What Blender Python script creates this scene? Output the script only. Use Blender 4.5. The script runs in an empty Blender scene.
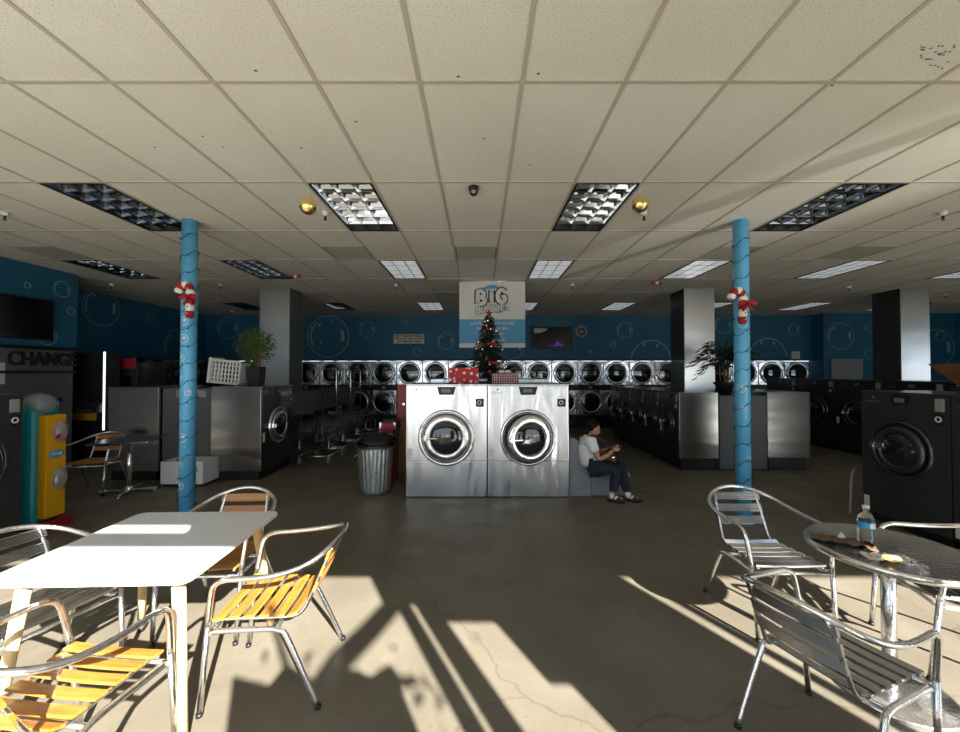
import bpy, bmesh, math, random
from mathutils import Vector, Matrix, Euler
random.seed(7)
PI = math.pi
sc = bpy.context.scene
COL = sc.collection

# ------------------------------------------------------------------ camera
F = 390.0
PITCH = math.atan(6.0 / F)
CAMZ = 1.68
cam_d = bpy.data.cameras.new('camera'); cam_d.sensor_width = 36.0; cam_d.lens = F / 960.0 * 36.0
cam_d.clip_start = 0.02; cam_d.clip_end = 300
cam = bpy.data.objects.new('camera', cam_d); COL.objects.link(cam)
cam.location = (0, 0, CAMZ); cam.rotation_euler = (PI / 2 + PITCH, 0, 0)
sc.camera = cam

# ------------------------------------------------------------------ world, sun, exposure
world = bpy.data.worlds.new('world'); sc.world = world; world.use_nodes = True
wn = world.node_tree; wn.nodes.clear()
w_out = wn.nodes.new('ShaderNodeOutputWorld'); w_bg = wn.nodes.new('ShaderNodeBackground')
w_bg.inputs['Color'].default_value = (0.72, 0.86, 1.0, 1); w_bg.inputs['Strength'].default_value = 2.2
wn.links.new(w_bg.outputs[0], w_out.inputs[0])

SUN = Vector((-0.534, 1.0, -0.656)).normalized()
sun_d = bpy.data.lights.new('sun', 'SUN'); sun_d.energy = 29.0; sun_d.angle = math.radians(0.6); sun_d.color = (1.0, 0.965, 0.89)
sun = bpy.data.objects.new('sun', sun_d); COL.objects.link(sun)
sun.rotation_euler = SUN.to_track_quat('-Z', 'Y').to_euler()

def glint_spot(name, loc, to, w, cone, blend):
    """added spot lamp standing in for low sun reflected up from outside"""
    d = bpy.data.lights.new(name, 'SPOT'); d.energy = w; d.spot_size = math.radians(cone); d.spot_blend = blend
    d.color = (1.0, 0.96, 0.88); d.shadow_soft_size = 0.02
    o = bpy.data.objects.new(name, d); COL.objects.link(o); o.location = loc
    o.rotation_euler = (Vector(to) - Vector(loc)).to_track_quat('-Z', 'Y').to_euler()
glint_spot('stand_in_glint', (7.0, -3.2, 0.5), (3.3, 3.9, 3.4), 1250, 17, 0.9)  # unseen spot lamp added for the light streaks on the right ceiling

sc.view_settings.view_transform = 'Standard'; sc.view_settings.look = 'None'
sc.view_settings.exposure = 0.0; sc.view_settings.gamma = 1.0; sc.view_settings.use_curve_mapping = False
cy = sc.cycles
cy.caustics_reflective = False; cy.caustics_refractive = False
cy.max_bounces = 8; cy.diffuse_bounces = 5; cy.glossy_bounces = 5; cy.transmission_bounces = 6; cy.transparent_max_bounces = 8
cy.use_denoising = True; cy.sample_clamp_indirect = 6.0

# ------------------------------------------------------------------ materials
def mat(name, col, rough=0.5, metal=0.0, emit=None, estr=0.0, alpha=1.0, trans=0.0, ior=1.45, coat=0.0, spec=None):
    m = bpy.data.materials.new(name); m.use_nodes = True
    b = m.node_tree.nodes['Principled BSDF']
    b.inputs['Base Color'].default_value = (*col, 1); b.inputs['Roughness'].default_value = rough
    b.inputs['Metallic'].default_value = metal; b.inputs['Alpha'].default_value = alpha
    b.inputs['Transmission Weight'].default_value = trans; b.inputs['IOR'].default_value = ior
    b.inputs['Coat Weight'].default_value = coat
    if spec is not None: b.inputs['Specular IOR Level'].default_value = spec
    if emit: b.inputs['Emission Color'].default_value = (*emit, 1); b.inputs['Emission Strength'].default_value = estr
    return m
def N(m, t): return m.node_tree.nodes.new(t)
def L(m, a, b): m.node_tree.links.new(a, b)
def coords(m, scale=(1, 1, 1), kind='Object'):
    tc = N(m, 'ShaderNodeTexCoord'); mp = N(m, 'ShaderNodeMapping'); mp.inputs['Scale'].default_value = scale
    L(m, tc.outputs[kind], mp.inputs[0]); return mp.outputs[0]
def noise(m, vec, scale, detail=3, rough=0.5, dist=0.0):
    n = N(m, 'ShaderNodeTexNoise'); n.inputs['Scale'].default_value = scale; n.inputs['Detail'].default_value = detail
    n.inputs['Roughness'].default_value = rough; n.inputs['Distortion'].default_value = dist
    L(m, vec, n.inputs['Vector']); return n.outputs['Fac']
def ramp(m, fac, stops):
    r = N(m, 'ShaderNodeValToRGB'); els = r.color_ramp.elements
    while len(els) < len(stops): els.new(0.5)
    for e, (p, c) in zip(els, stops): e.position = p; e.color = (*c, 1)
    L(m, fac, r.inputs[0]); return r.outputs[0]
def bump(m, h, strength, dist=0.01):
    b = N(m, 'ShaderNodeBump'); b.inputs['Strength'].default_value = strength; b.inputs['Distance'].default_value = dist
    L(m, h, b.inputs['Height']); L(m, b.outputs[0], m.node_tree.nodes['Principled BSDF'].inputs['Normal'])
def bs(m): return m.node_tree.nodes['Principled BSDF']
def noisy(name, stops, scale, rough=0.5, metal=0.0, sc3=(1, 1, 1), bst=0.0, bscale=None, detail=4, **k):
    m = mat(name, stops[0][1], rough, metal, **k)
    v = coords(m, sc3); L(m, ramp(m, noise(m, v, scale, detail), stops), bs(m).inputs['Base Color'])
    if bst: bump(m, noise(m, v, bscale or scale, 4), bst)
    return m

# concrete floor: stained, polished, with hairline cracks
m_floor = mat('polished_concrete', (0.2, 0.18, 0.14), 0.42, spec=0.35)
v = coords(m_floor)
c1 = ramp(m_floor, noise(m_floor, v, 1.3, 8, 0.6, 0.6), [(0.25, (0.135, 0.115, 0.085)), (0.55, (0.180, 0.158, 0.120)), (0.8, (0.225, 0.202, 0.160))])
c2 = ramp(m_floor, noise(m_floor, v, 45, 3, 0.7), [(0.28, (0.62, 0.60, 0.56)), (0.42, (1, 1, 1))])
mx = N(m_floor, 'ShaderNodeMixRGB'); mx.blend_type = 'MULTIPLY'; mx.inputs[0].default_value = 0.7
L(m_floor, c1, mx.inputs[1]); L(m_floor, c2, mx.inputs[2])
vo = N(m_floor, 'ShaderNodeTexVoronoi'); vo.feature = 'DISTANCE_TO_EDGE'; vo.inputs['Scale'].default_value = 0.30
nv = N(m_floor, 'ShaderNodeVectorMath'); nv.operation = 'ADD'
nn = N(m_floor, 'ShaderNodeTexNoise'); nn.inputs['Scale'].default_value = 2.2; nn.inputs['Detail'].default_value = 6
sc_ = N(m_floor, 'ShaderNodeVectorMath'); sc_.operation = 'SCALE'; sc_.inputs['Scale'].default_value = 0.5
L(m_floor, v, nn.inputs['Vector']); L(m_floor, nn.outputs['Color'], sc_.inputs[0]); L(m_floor, v, nv.inputs[0]); L(m_floor, sc_.outputs[0], nv.inputs[1])
L(m_floor, nv.outputs[0], vo.inputs['Vector'])
c3 = ramp(m_floor, vo.outputs['Distance'], [(0.0, (0.45, 0.43, 0.4)), (0.0013, (1, 1, 1))])
mx2 = N(m_floor, 'ShaderNodeMixRGB'); mx2.blend_type = 'MULTIPLY'; mx2.inputs[0].default_value = 0.45
L(m_floor, mx.outputs[0], mx2.inputs[1]); L(m_floor, c3, mx2.inputs[2]); L(m_floor, mx2.outputs[0], bs(m_floor).inputs['Base Color'])
rr = ramp(m_floor, noise(m_floor, v, 2.5, 5), [(0.3, (0.36,) * 3), (0.7, (0.55,) * 3)]); L(m_floor, rr, bs(m_floor).inputs['Roughness'])

# acoustic tile: fissured, pinholes
m_tile = mat('acoustic_ceiling_tile', (0.8, 0.77, 0.68), 0.9, spec=0.2)
v = coords(m_tile)
c1 = ramp(m_tile, noise(m_tile, v, 0.9, 4), [(0.3, (0.74, 0.71, 0.63)), (0.7, (0.82, 0.80, 0.72))])
c2 = ramp(m_tile, noise(m_tile, v, 120, 2, 0.6), [(0.36, (0.68, 0.66, 0.62)), (0.45, (1, 1, 1))])
mx = N(m_tile, 'ShaderNodeMixRGB'); mx.blend_type = 'MULTIPLY'; mx.inputs[0].default_value = 0.8
L(m_tile, c1, mx.inputs[1]); L(m_tile, c2, mx.inputs[2]); L(m_tile, mx.outputs[0], bs(m_tile).inputs['Base Color'])
m_tbar = mat('ceiling_grid_tan', (0.50, 0.46, 0.38), 0.6)
m_blue = noisy('blue_wall_paint', [(0.3, (0.018, 0.120, 0.22)), (0.7, (0.024, 0.150, 0.27))], 1.5, 0.55)
m_bubble = mat('painted_bubble_pale_blue', (0.42, 0.66, 0.76), 0.6, alpha=0.7)
m_wallw = mat('plain_wall', (0.42, 0.42, 0.42), 0.7)
m_darkwall = mat('dark_wall', (0.05, 0.055, 0.06), 0.7)
m_pole = noisy('pole_blue_paint', [(0.3, (0.10, 0.42, 0.74)), (0.7, (0.14, 0.50, 0.82))], 3, 0.33)
def brushed(name, col, rough, sc3, bst, bscale=2.0):
    m = mat(name, col, rough, 1.0)
    v = coords(m, sc3); n = noise(m, v, bscale, 0, 0.3, 0.6); bump(m, n, bst, 0.06)
    return m
m_steel = brushed('washer_front_steel', (0.72, 0.73, 0.75), 0.27, (6.0, 6.0, 0.9), 0.30, 1.3)
m_steel2 = brushed('end_panel_steel', (0.34, 0.34, 0.335), 0.22, (0.5, 0.5, 3.0), 0.15, 1.5)
m_colsteel = brushed('column_cladding_steel', (0.60, 0.61, 0.62), 0.28, (1, 1, 1.2), 0.10, 1.5)
m_chrome = mat('chrome', (0.8, 0.8, 0.82), 0.12, 1.0)
m_alum = brushed('polished_aluminium', (0.80, 0.80, 0.80), 0.22, (8, 8, 8), 0.05, 6)
m_alum2 = mat('slat_aluminium', (0.36, 0.37, 0.38), 0.22, 1.0)
m_galv = noisy('galvanised_steel', [(0.35, (0.42, 0.45, 0.46)), (0.65, (0.62, 0.65, 0.66))], 14, 0.36, 0.9)
m_blk = mat('black_plastic', (0.012, 0.012, 0.013), 0.4)
m_blkm = mat('black_enamel', (0.018, 0.019, 0.02), 0.30, coat=0.3)
m_char = mat('charcoal_enamel', (0.035, 0.036, 0.038), 0.33, coat=0.2)
m_grey = mat('grey_laminate', (0.12, 0.127, 0.135), 0.5)
m_grey2 = mat('mid_grey_paint', (0.30, 0.31, 0.31), 0.55)
m_white = mat('white_plastic', (0.75, 0.75, 0.74), 0.4)
m_paper = mat('white_paper', (0.78, 0.78, 0.76), 0.7)
m_table = mat('white_laminate', (0.80, 0.81, 0.83), 0.32)
m_glassd = mat('dark_door_glass', (0.010, 0.013, 0.018), 0.05, ior=1.8)
m_drum = mat('drum_steel', (0.25, 0.27, 0.3), 0.35, 1.0)
m_beech = noisy('pale_beech', [(0.3, (0.72, 0.50, 0.24)), (0.7, (0.82, 0.60, 0.32))], 6, 0.45, sc3=(6, 6, 0.6))
m_wood = noisy('varnished_orange_slats', [(0.3, (0.34, 0.13, 0.02)), (0.55, (0.46, 0.20, 0.035)), (0.75, (0.54, 0.26, 0.055))], 5, 0.35, sc3=(1, 9, 9), coat=0.3)
m_brown = noisy('dark_brown_wood', [(0.3, (0.07, 0.035, 0.015)), (0.7, (0.16, 0.08, 0.035))], 5, 0.5)
m_tan = noisy('tan_laminate', [(0.3, (0.35, 0.18, 0.08)), (0.7, (0.45, 0.24, 0.10))], 5, 0.5)
m_bench = noisy('grey_bench_vinyl', [(0.3, (0.20, 0.21, 0.235)), (0.7, (0.25, 0.26, 0.285))], 4, 0.55)
m_teal = mat('teal_plastic', (0.01, 0.32, 0.40), 0.28)
m_yel = mat('yellow_plastic', (0.78, 0.40, 0.01), 0.35)
m_red = mat('red_plastic', (0.30, 0.010, 0.018), 0.4)
m_redb = mat('bright_red_felt', (0.32, 0.008, 0.015), 0.75)
m_wfelt = mat('white_felt', (0.80, 0.77, 0.72), 0.85)
m_clear = mat('clear_plastic', (0.9, 0.93, 0.95), 0.05, trans=1.0, ior=1.2)
m_smoke = mat('smoked_clear_dome', (0.35, 0.37, 0.38), 0.08, alpha=0.55, coat=0.5)
m_pet = mat('clear_bottle_plastic', (0.93, 0.96, 1.0), 0.04, trans=1.0, ior=1.3)
m_lblue = mat('label_blue', (0.05, 0.35, 0.65), 0.5)
m_leaf = noisy('ficus_leaves', [(0.3, (0.05, 0.09, 0.015)), (0.7, (0.16, 0.19, 0.04))], 9, 0.5)
m_palm = mat('dark_palm_leaves', (0.012, 0.035, 0.012), 0.45)
m_fir = noisy('fir_needles', [(0.3, (0.010, 0.03, 0.014)), (0.7, (0.025, 0.065, 0.03))], 12, 0.6)
m_bark = mat('pale_bark', (0.30, 0.19, 0.10), 0.8)
m_cring = mat('dark_door_ring', (0.10, 0.10, 0.105), 0.25, 0.8)
m_gold = mat('brushed_gold_bauble', (0.85, 0.66, 0.25), 0.22, 1.0)
m_skin = mat('skin', (0.48, 0.24, 0.15), 0.5)
m_hair = mat('black_hair', (0.006, 0.005, 0.005), 0.65, spec=0.2)
m_shirt = mat('white_cotton', (0.80, 0.80, 0.82), 0.8)
m_jean = noisy('dark_navy_denim', [(0.3, (0.008, 0.011, 0.022)), (0.7, (0.014, 0.019, 0.035))], 20, 0.8)
m_lip = mat('lips', (0.35, 0.08, 0.07), 0.5)
m_foil = mat('crumpled_foil', (0.8, 0.8, 0.82), 0.2, 1.0)
m_kraft = noisy('brown_paper', [(0.3, (0.10, 0.055, 0.035)), (0.7, (0.17, 0.10, 0.06))], 12, 0.8)
m_chip = mat('yellow_food', (0.80, 0.55, 0.12), 0.6)
m_refl = mat('louver_aluminium', (0.50, 0.52, 0.55), 0.12, 1.0)
m_refl2 = mat('shaded_louver_aluminium', (0.22, 0.24, 0.27), 0.10, 1.0)  # same louvre metal, dimmer reflections put into a darker colour
m_house = mat('fixture_white_enamel', (0.55, 0.56, 0.58), 0.4)
m_tubeoff = mat('fluorescent_tube_off', (0.7, 0.7, 0.7), 0.3)
m_tubeon = mat('fluorescent_tube_lit', (0.9, 0.9, 0.9), 0.3, emit=(0.92, 0.97, 1.0), estr=1.0)
m_lens = mat('prismatic_lens_lit', (0.8, 0.8, 0.8), 0.3, emit=(0.90, 0.95, 1.0), estr=0.32)
m_led = mat('white_led_strip', (0.9, 0.9, 0.95), 0.3, emit=(0.85, 0.9, 1.0), estr=1.5)
m_vent = mat('vent_grey', (0.30, 0.285, 0.25), 0.6)
m_screen = mat('screen_black', (0.006, 0.006, 0.008), 0.15)
m_purple = mat('screen_purple_glow', (0.05, 0.02, 0.15), 0.4, emit=(0.20, 0.08, 0.75), estr=0.18)
m_sgrey = mat('screen_grey_glow', (0.04, 0.04, 0.04), 0.4, emit=(0.35, 0.38, 0.36), estr=0.15)
m_bannerb = mat('banner_blue', (0.10, 0.33, 0.56), 0.6)
m_bannerw = noisy('banner_white', [(0.3, (0.62, 0.62, 0.60)), (0.7, (0.70, 0.70, 0.68))], 2, 0.6)
m_ink = mat('black_ink', (0.015, 0.015, 0.02), 0.6)
m_lcd = mat('lcd_display', (0.16, 0.18, 0.19), 0.3)
m_pave = noisy('sunlit_pale_paving', [(0.3, (0.42, 0.405, 0.37)), (0.7, (0.50, 0.485, 0.45))], 2, 0.85)
m_stucco = mat('storefront_stucco', (0.36, 0.35, 0.34), 0.85)
m_mull = mat('storefront_dark_frame', (0.06, 0.06, 0.065), 0.4)
m_poster = mat('window_poster_back', (0.45, 0.46, 0.48), 0.8)
m_cord = mat('green_light_cord', (0.004, 0.010, 0.008), 0.6)
# gift wraps
m_gift = mat('red_patterned_wrap', (0.5, 0.02, 0.03), 0.5)
v = coords(m_gift, (16, 16, 16)); vo = N(m_gift, 'ShaderNodeTexVoronoi'); vo.inputs['Scale'].default_value = 1.0; L(m_gift, v, vo.inputs['Vector'])
L(m_gift, ramp(m_gift, vo.outputs['Distance'], [(0.0, (0.8, 0.75, 0.72)), (0.30, (0.8, 0.75, 0.72)), (0.36, (0.5, 0.015, 0.03)), (1, (0.45, 0.01, 0.02))]), bs(m_gift).inputs['Base Color'])
m_plaid = mat('plaid_wrap', (0.3, 0.02, 0.03), 0.5)
v = coords(m_plaid, (1, 1, 1)); w1 = N(m_plaid, 'ShaderNodeTexWave'); w1.inputs['Scale'].default_value = 9; w1.bands_direction = 'X'; L(m_plaid, v, w1.inputs[0])
w2 = N(m_plaid, 'ShaderNodeTexWave'); w2.inputs['Scale'].default_value = 9; w2.bands_direction = 'Z'; L(m_plaid, v, w2.inputs[0])
ma = N(m_plaid, 'ShaderNodeMath'); ma.operation = 'MAXIMUM'; L(m_plaid, w1.outputs['Fac'], ma.inputs[0]); L(m_plaid, w2.outputs['Fac'], ma.inputs[1])
L(m_plaid, ramp(m_plaid, ma.outputs[0], [(0.0, (0.05, 0.01, 0.015)), (0.6, (0.18, 0.03, 0.035)), (0.93, (0.4, 0.05, 0.06)), (0.96, (0.7, 0.65, 0.65))]), bs(m_plaid).inputs['Base Color'])

# ------------------------------------------------------------------ mesh helpers
class MB:
    def __init__(s): s.bm = bmesh.new()
    def box(s, a, b, bev=0.0, M=None, seg=2):
        a = Vector(a); b = Vector(b); c = (a + b) / 2; d = b - a
        t = bmesh.new(); bmesh.ops.create_cube(t, size=1.0, matrix=Matrix.Translation(c) @ Matrix.Diagonal((abs(d.x), abs(d.y), abs(d.z), 1)))
        if bev: bmesh.ops.bevel(t, geom=t.edges[:], offset=bev, segments=seg, affect='EDGES', profile=0.6)
        s._merge(t, M); return s
    def _merge(s, t, M=None):
        if M is not None: bmesh.ops.transform(t, matrix=M, verts=t.verts[:])
        me = bpy.data.meshes.new('tmp'); t.to_mesh(me); t.free(); s.bm.from_mesh(me); bpy.data.meshes.remove(me)
    def prism(s, pts, axis, a, b):
        """pts: 2D outline; axis the extruded axis (0,1,2) from a to b"""
        def P(p, q):
            r = [0, 0, 0]; o = [i for i in range(3) if i != axis]; r[o[0]] = p[0]; r[o[1]] = p[1]; r[axis] = q; return r
        v1 = [s.bm.verts.new(P(p, a)) for p in pts]; v2 = [s.bm.verts.new(P(p, b)) for p in pts]; n = len(pts)
        s.bm.faces.new(v1); s.bm.faces.new(v2[::-1])
        for i in range(n): s.bm.faces.new((v1[i], v2[i], v2[(i + 1) % n], v1[(i + 1) % n]))
        return s
    def tube(s, pts, r, seg=10, closed=False, caps=True, smooth=3, radii=None):
        pts = [Vector(p) for p in pts]
        if smooth and len(pts) > 2:
            out = []; n = len(pts); rr = []
            R = radii or [r] * n
            for i in range(n if closed else n - 1):
                p0 = pts[(i - 1) % n] if (closed or i > 0) else pts[0]; p1 = pts[i]; p2 = pts[(i + 1) % n]; p3 = pts[(i + 2) % n] if (closed or i + 2 < n) else pts[-1]
                for k in range(smooth):
                    t = k / smooth
                    out.append(0.5 * ((2 * p1) + (p2 - p0) * t + (2 * p0 - 5 * p1 + 4 * p2 - p3) * t * t + (3 * p1 - p0 - 3 * p2 + p3) * t ** 3))
                    rr.append(R[i] * (1 - t) + R[(i + 1) % n] * t)
            if not closed: out.append(pts[-1]); rr.append(R[-1])
            pts = out; R = rr
        else: R = radii or [r] * len(pts)
        n = len(pts); rings = []; up = None
        for i, p in enumerate(pts):
            if closed: d = pts[(i + 1) % n] - pts[i - 1]
            elif i == 0: d = pts[1] - p
            elif i == n - 1: d = p - pts[i - 1]
            else: d = pts[i + 1] - pts[i - 1]
            d.normalize()
            if up is None: up = d.orthogonal().normalized()
            up = (up - d * up.dot(d))
            up = up.normalized() if up.length > 1e-6 else d.orthogonal().normalized()
            w = d.cross(up)
            rings.append([s.bm.verts.new(p + (up * math.cos(a) + w * math.sin(a)) * R[i]) for a in [2 * PI * k / seg for k in range(seg)]])
        for i in range(n if closed else n - 1):
            A = rings[i]; B = rings[(i + 1) % n]
            for k in range(seg):
                f = s.bm.faces.new((A[k], A[(k + 1) % seg], B[(k + 1) % seg], B[k])); f.smooth = True
        if caps and not closed: s.bm.faces.new(rings[0][::-1]); s.bm.faces.new(rings[-1])
        return s
    def cyl(s, a, b, r, r2=None, seg=16):
        return s.tube([a, b], r, seg, smooth=0, radii=[r, r if r2 is None else r2])
    def lathe(s, prof, M=None, seg=32, smooth=True, caps=False):
        """prof (r,z) about z; M places it"""
        t = bmesh.new(); rings = []
        for r, z in prof: rings.append([t.verts.new((r * math.cos(2 * PI * k / seg), r * math.sin(2 * PI * k / seg), z)) for k in range(seg)] if r > 1e-6 else [t.verts.new((0, 0, z))])
        for A, B in zip(rings, rings[1:]):
            for k in range(seg):
                k2 = (k + 1) % seg
                if len(A) == 1 and len(B) == 1: continue
                if len(A) == 1: f = t.faces.new((A[0], B[k], B[k2]))
                elif len(B) == 1: f = t.faces.new((A[k], B[0], A[k2]))
                else: f = t.faces.new((A[k], B[k], B[k2], A[k2]))
                f.smooth = smooth
        bmesh.ops.recalc_face_normals(t, faces=t.faces[:])
        s._merge(t, M); return s
    def sphere(s, c, r, sx=1, sy=1, sz=1, u=16, v=10, M=None):
        t = bmesh.new(); bmesh.ops.create_uvsphere(t, u_segments=u, v_segments=v, radius=r)
        for f in t.faces: f.smooth = True
        bmesh.ops.transform(t, matrix=Matrix.Translation(Vector(c)) @ (M or Matrix.Identity(4)) @ Matrix.Diagonal((sx, sy, sz, 1)), verts=t.verts[:])
        s._merge(t); return s
    def quad(s, a, b, c, d):
        s.bm.faces.new([s.bm.verts.new(p) for p in (a, b, c, d)]); return s
def link(o, parent=None):
    COL.objects.link(o)
    if parent is not None: o.parent = parent
    return o
def obj(name, mb, m, parent=None, loc=None, recalc=False):
    if recalc: bmesh.ops.recalc_face_normals(mb.bm, faces=mb.bm.faces[:])
    me = bpy.data.meshes.new(name); mb.bm.to_mesh(me); mb.bm.free(); me.materials.append(m)
    o = bpy.data.objects.new(name, me)
    if loc: o.location = loc
    return link(o, parent)
def tag(o, label=None, cat=None, group=None, kind=None):
    if label: o['label'] = label
    if cat: o['category'] = cat
    if group: o['group'] = group
    if kind: o['kind'] = kind
    return o
def thing(name, label, cat, loc=(0, 0, 0), rz=0, group=None):
    o = bpy.data.objects.new(name, None); o.empty_display_size = 0.1; o.location = loc; o.rotation_euler = (0, 0, rz)
    COL.objects.link(o); return tag(o, label, cat, group)
def struct(name, mb, m, parent=None):
    o = obj(name, mb, m, parent)
    if parent is None: o['kind'] = 'structure'
    return o
def dup(root, loc, rz, label, group=None):
    r = root.copy(); COL.objects.link(r); r.location = loc; r.rotation_euler = (0, 0, rz); r['label'] = label
    if group: r['group'] = group
    for ch in root.children:
        c = ch.copy(); COL.objects.link(c); c.parent = r
        for g in ch.children:
            d = g.copy(); COL.objects.link(d); d.parent = c
    return r
def text(body, size, m, parent, loc, rot, ext=0.0015, align='CENTER', sx=1.0, name='lettering', bold=0.0, spacing=1.0):
    c = bpy.data.curves.new(name, 'FONT'); c.body = body; c.size = size; c.extrude = ext; c.align_x = align; c.align_y = 'CENTER'
    c.offset = bold; c.space_character = spacing; c.materials.append(m)
    tmp = bpy.data.objects.new(name, c); me = bpy.data.meshes.new_from_object(tmp); bpy.data.objects.remove(tmp)
    o = bpy.data.objects.new(name, me); o.location = loc; o.rotation_euler = rot; o.scale = (sx, 1, 1)
    return link(o, parent)
RX = (PI / 2, 0, 0)                      # upright, facing -Y
def RZ(a): return Matrix.Rotation(a, 4, 'Z')
def TR(x, y, z): return Matrix.Translation((x, y, z))
AX = Matrix.Rotation(PI / 2, 4, 'X')     # lathe axis z -> -y
def ordinal(n): return ['first', 'second', 'third', 'fourth', 'fifth', 'sixth', 'seventh', 'eighth', 'ninth', 'tenth', 'eleventh', 'twelfth', 'thirteenth', 'fourteenth', 'fifteenth', 'sixteenth', 'seventeenth', 'eighteenth', 'nineteenth', 'twentieth'][n]

# ------------------------------------------------------------------ the setting
CZ = 3.40; TW = 0.6096; TD = 1.2192; X0 = -0.36; Y0 = 2.283
XL, XR, YB, YF = -8.3, 13.9, 11.8, -0.6
struct('floor', MB().box((XL - 0.4, YF - 0.03, -0.12), (XR + 0.2, YB + 1.2, 0)), m_floor)
FIX = {}   # (col,row) of light fixtures; row r spans Y0+TD*r .. +TD
cols_near = [-6, -2, 2, 6]; cols_mid = [-10, -6, -2, 2, 6, 10, 14]; cols_far = [-10, -6, -2, 2, 6, 10, 14, 18]
for c in cols_near: FIX[(c, 1)] = 1
for c in cols_mid: FIX[(c, 3)] = 1
for c in cols_far: FIX[(c, 6)] = 1
VENT = [(-3, 2), (0, 2), (6, 2), (9, 2), (-10, 2)]
mb = MB(); nrow = 8
for r in range(-3, nrow):
    y0 = Y0 + TD * r; y1 = min(y0 + TD, YB); y0 = max(y0, YF)
    if y1 <= y0: continue
    for c in range(-14, 25):
        x0 = X0 + TW * c; x1 = x0 + TW
        if x0 >= XR or x1 <= XL or (c, r) in FIX: continue
        x0 = max(x0, XL); x1 = min(x1, XR)
        ya = y0
        if (c, r) in VENT: 
            mb.quad((x0, ya, CZ), (x0, y1 - TW, CZ), (x1, y1 - TW, CZ), (x1, ya, CZ)); continue
        mb.quad((x0, ya, CZ), (x0, y1, CZ), (x1, y1, CZ), (x1, ya, CZ))
ceil = struct('ceiling', mb, m_tile)
mb = MB()
for c in range(-13, 25):
    x = X0 + TW * c
    if XL < x < XR: mb.box((x - 0.0125, YF, CZ - 0.006), (x + 0.0125, YB, CZ + 0.002))
for r in range(-2, nrow + 1):
    y = Y0 + TD * r
    if YF < y < YB: mb.box((XL, y - 0.0125, CZ - 0.0065), (XR, y + 0.0125, CZ + 0.002))
obj('ceiling_grid', mb, m_tbar, ceil)
mb = MB().box((XL - 0.3, YF - 0.2, CZ + 0.22), (XR + 0.3, YB + 1.3, CZ + 0.3)); obj('roof_deck', mb, m_darkwall, ceil)
# holes punched in one ceiling tile
mb = MB()
for i in range(26):
    px = 925 + random.random() * 36; py = 40 + random.random() * 26
    Y = 390 * 1.72 / (372 - py); X = (px - 480) / 390 * Y
    mb.lathe([(0, CZ - 0.0015), (0.006, CZ - 0.0015)], M=TR(X, Y, 0), seg=6)
for px, py in ((253, 67), (458, 73), (539, 70), (300, 146), (355, 119), (200, 134), (194, 180), (484, 136), (836, 82), (530, 163), (152, 145), (221, 145)):
    Y = 390 * 1.72 / (372 - py); X = (px - 480) / 390 * Y
    mb.lathe([(0, CZ - 0.0015), (0.010, CZ - 0.0015)], M=TR(X, Y, 0) @ Matrix.Diagonal((1.2, 0.7, 1, 1)), seg=6)
obj('punctures', mb, m_ink, ceil)

wb = struct('wall_back', MB().box((XL, YB, 2.02), (10.05, YB + 0.12, CZ + 0.05)).box((10.05, YB - 0.4, 0), (XR, YB + 0.12, CZ + 0.05)).box((XL, YB + 0.95, 0), (10.05, YB + 1.0, 2.03)), m_blue)
wl = struct('wall_left', MB().box((-7.30, YF, 2.09), (-7.14, 6.9, CZ + 0.05)), m_blue)
wr = struct('wall_left_recess', MB().box((XL - 0.1, 6.9, 0), (XL, YB + 1.0, CZ + 0.05)), m_blue)
struct('wall_left_return', MB().box((XL - 0.1, 6.82, 0), (-7.30, 6.9, CZ + 0.05)), m_blue)
struct('wall_left_lower', MB().box((-7.34, YF, 0), (-7.17, 6.82, 2.09)), m_grey)
struct('wall_right', MB().box((XR, YF, 0), (XR + 0.12, 2.4, CZ + 0.05)).box((XR, 4.9, 0), (XR + 0.12, YB, CZ + 0.05)).box((XR, 2.4, 0), (XR + 0.12, 4.9, 0.9)).box((XR, 2.4, 2.6), (XR + 0.12, 4.9, CZ + 0.05)), m_blue)
struct('window_added', MB().box((XR + 0.03, 3.62, 0.9), (XR + 0.08, 3.68, 2.6)).box((XR + 0.03, 2.4, 0.9), (XR + 0.08, 4.9, 0.95)).box((XR + 0.03, 2.4, 2.55), (XR + 0.08, 4.9, 2.6)), m_mull)  # unseen side window, added so the far right column reflects something bright
struct('trim_1', MB().box((-7.17, YF, 2.05), (-7.10, 6.9, 2.10)), m_blk)

# storefront behind the camera: piers, header, mullions, the back of a poster
a, b = YF - 0.04, YF + 0.03
wf = MB()
wf.box((-7.3, a, 0), (-6.2, b, CZ + 0.05)); wf.box((1.96, a, 0), (3.18, b, CZ + 0.05)); wf.box((9.4, a, 0), (XR, b, CZ + 0.05))
wf.box((-6.2, a, 2.72), (1.96, b, CZ + 0.05)); wf.box((3.18, a, 2.53), (9.4, b, CZ + 0.05))
wf.box((-0.15, a, 2.53), (1.16, b, 2.72)); wf.box((1.16, a, 2.28), (1.44, b, 2.72)); wf.box((1.44, a, 2.15), (1.96, b, 2.72)); wf.box((1.85, a, 1.81), (1.96, b, 2.2))
wf.box((-6.2, a, 2.53), (-0.15, b, 2.62))
struct('wall_front', wf, m_stucco)
fr = MB()
for x0, x1 in ((-4.4, -4.33), (1.25, 1.32), (1.385, 1.50), (3.29, 3.34), (5.3, 5.37), (7.6, 7.67)): fr.box((x0, a, 0), (x1, b, 2.60))
for x0, x1 in ((-6.2, 1.25), (3.2, 9.4)): fr.box((x0, a, 0), (x1, b, 0.10))
struct('window_1', fr, m_mull)
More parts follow.
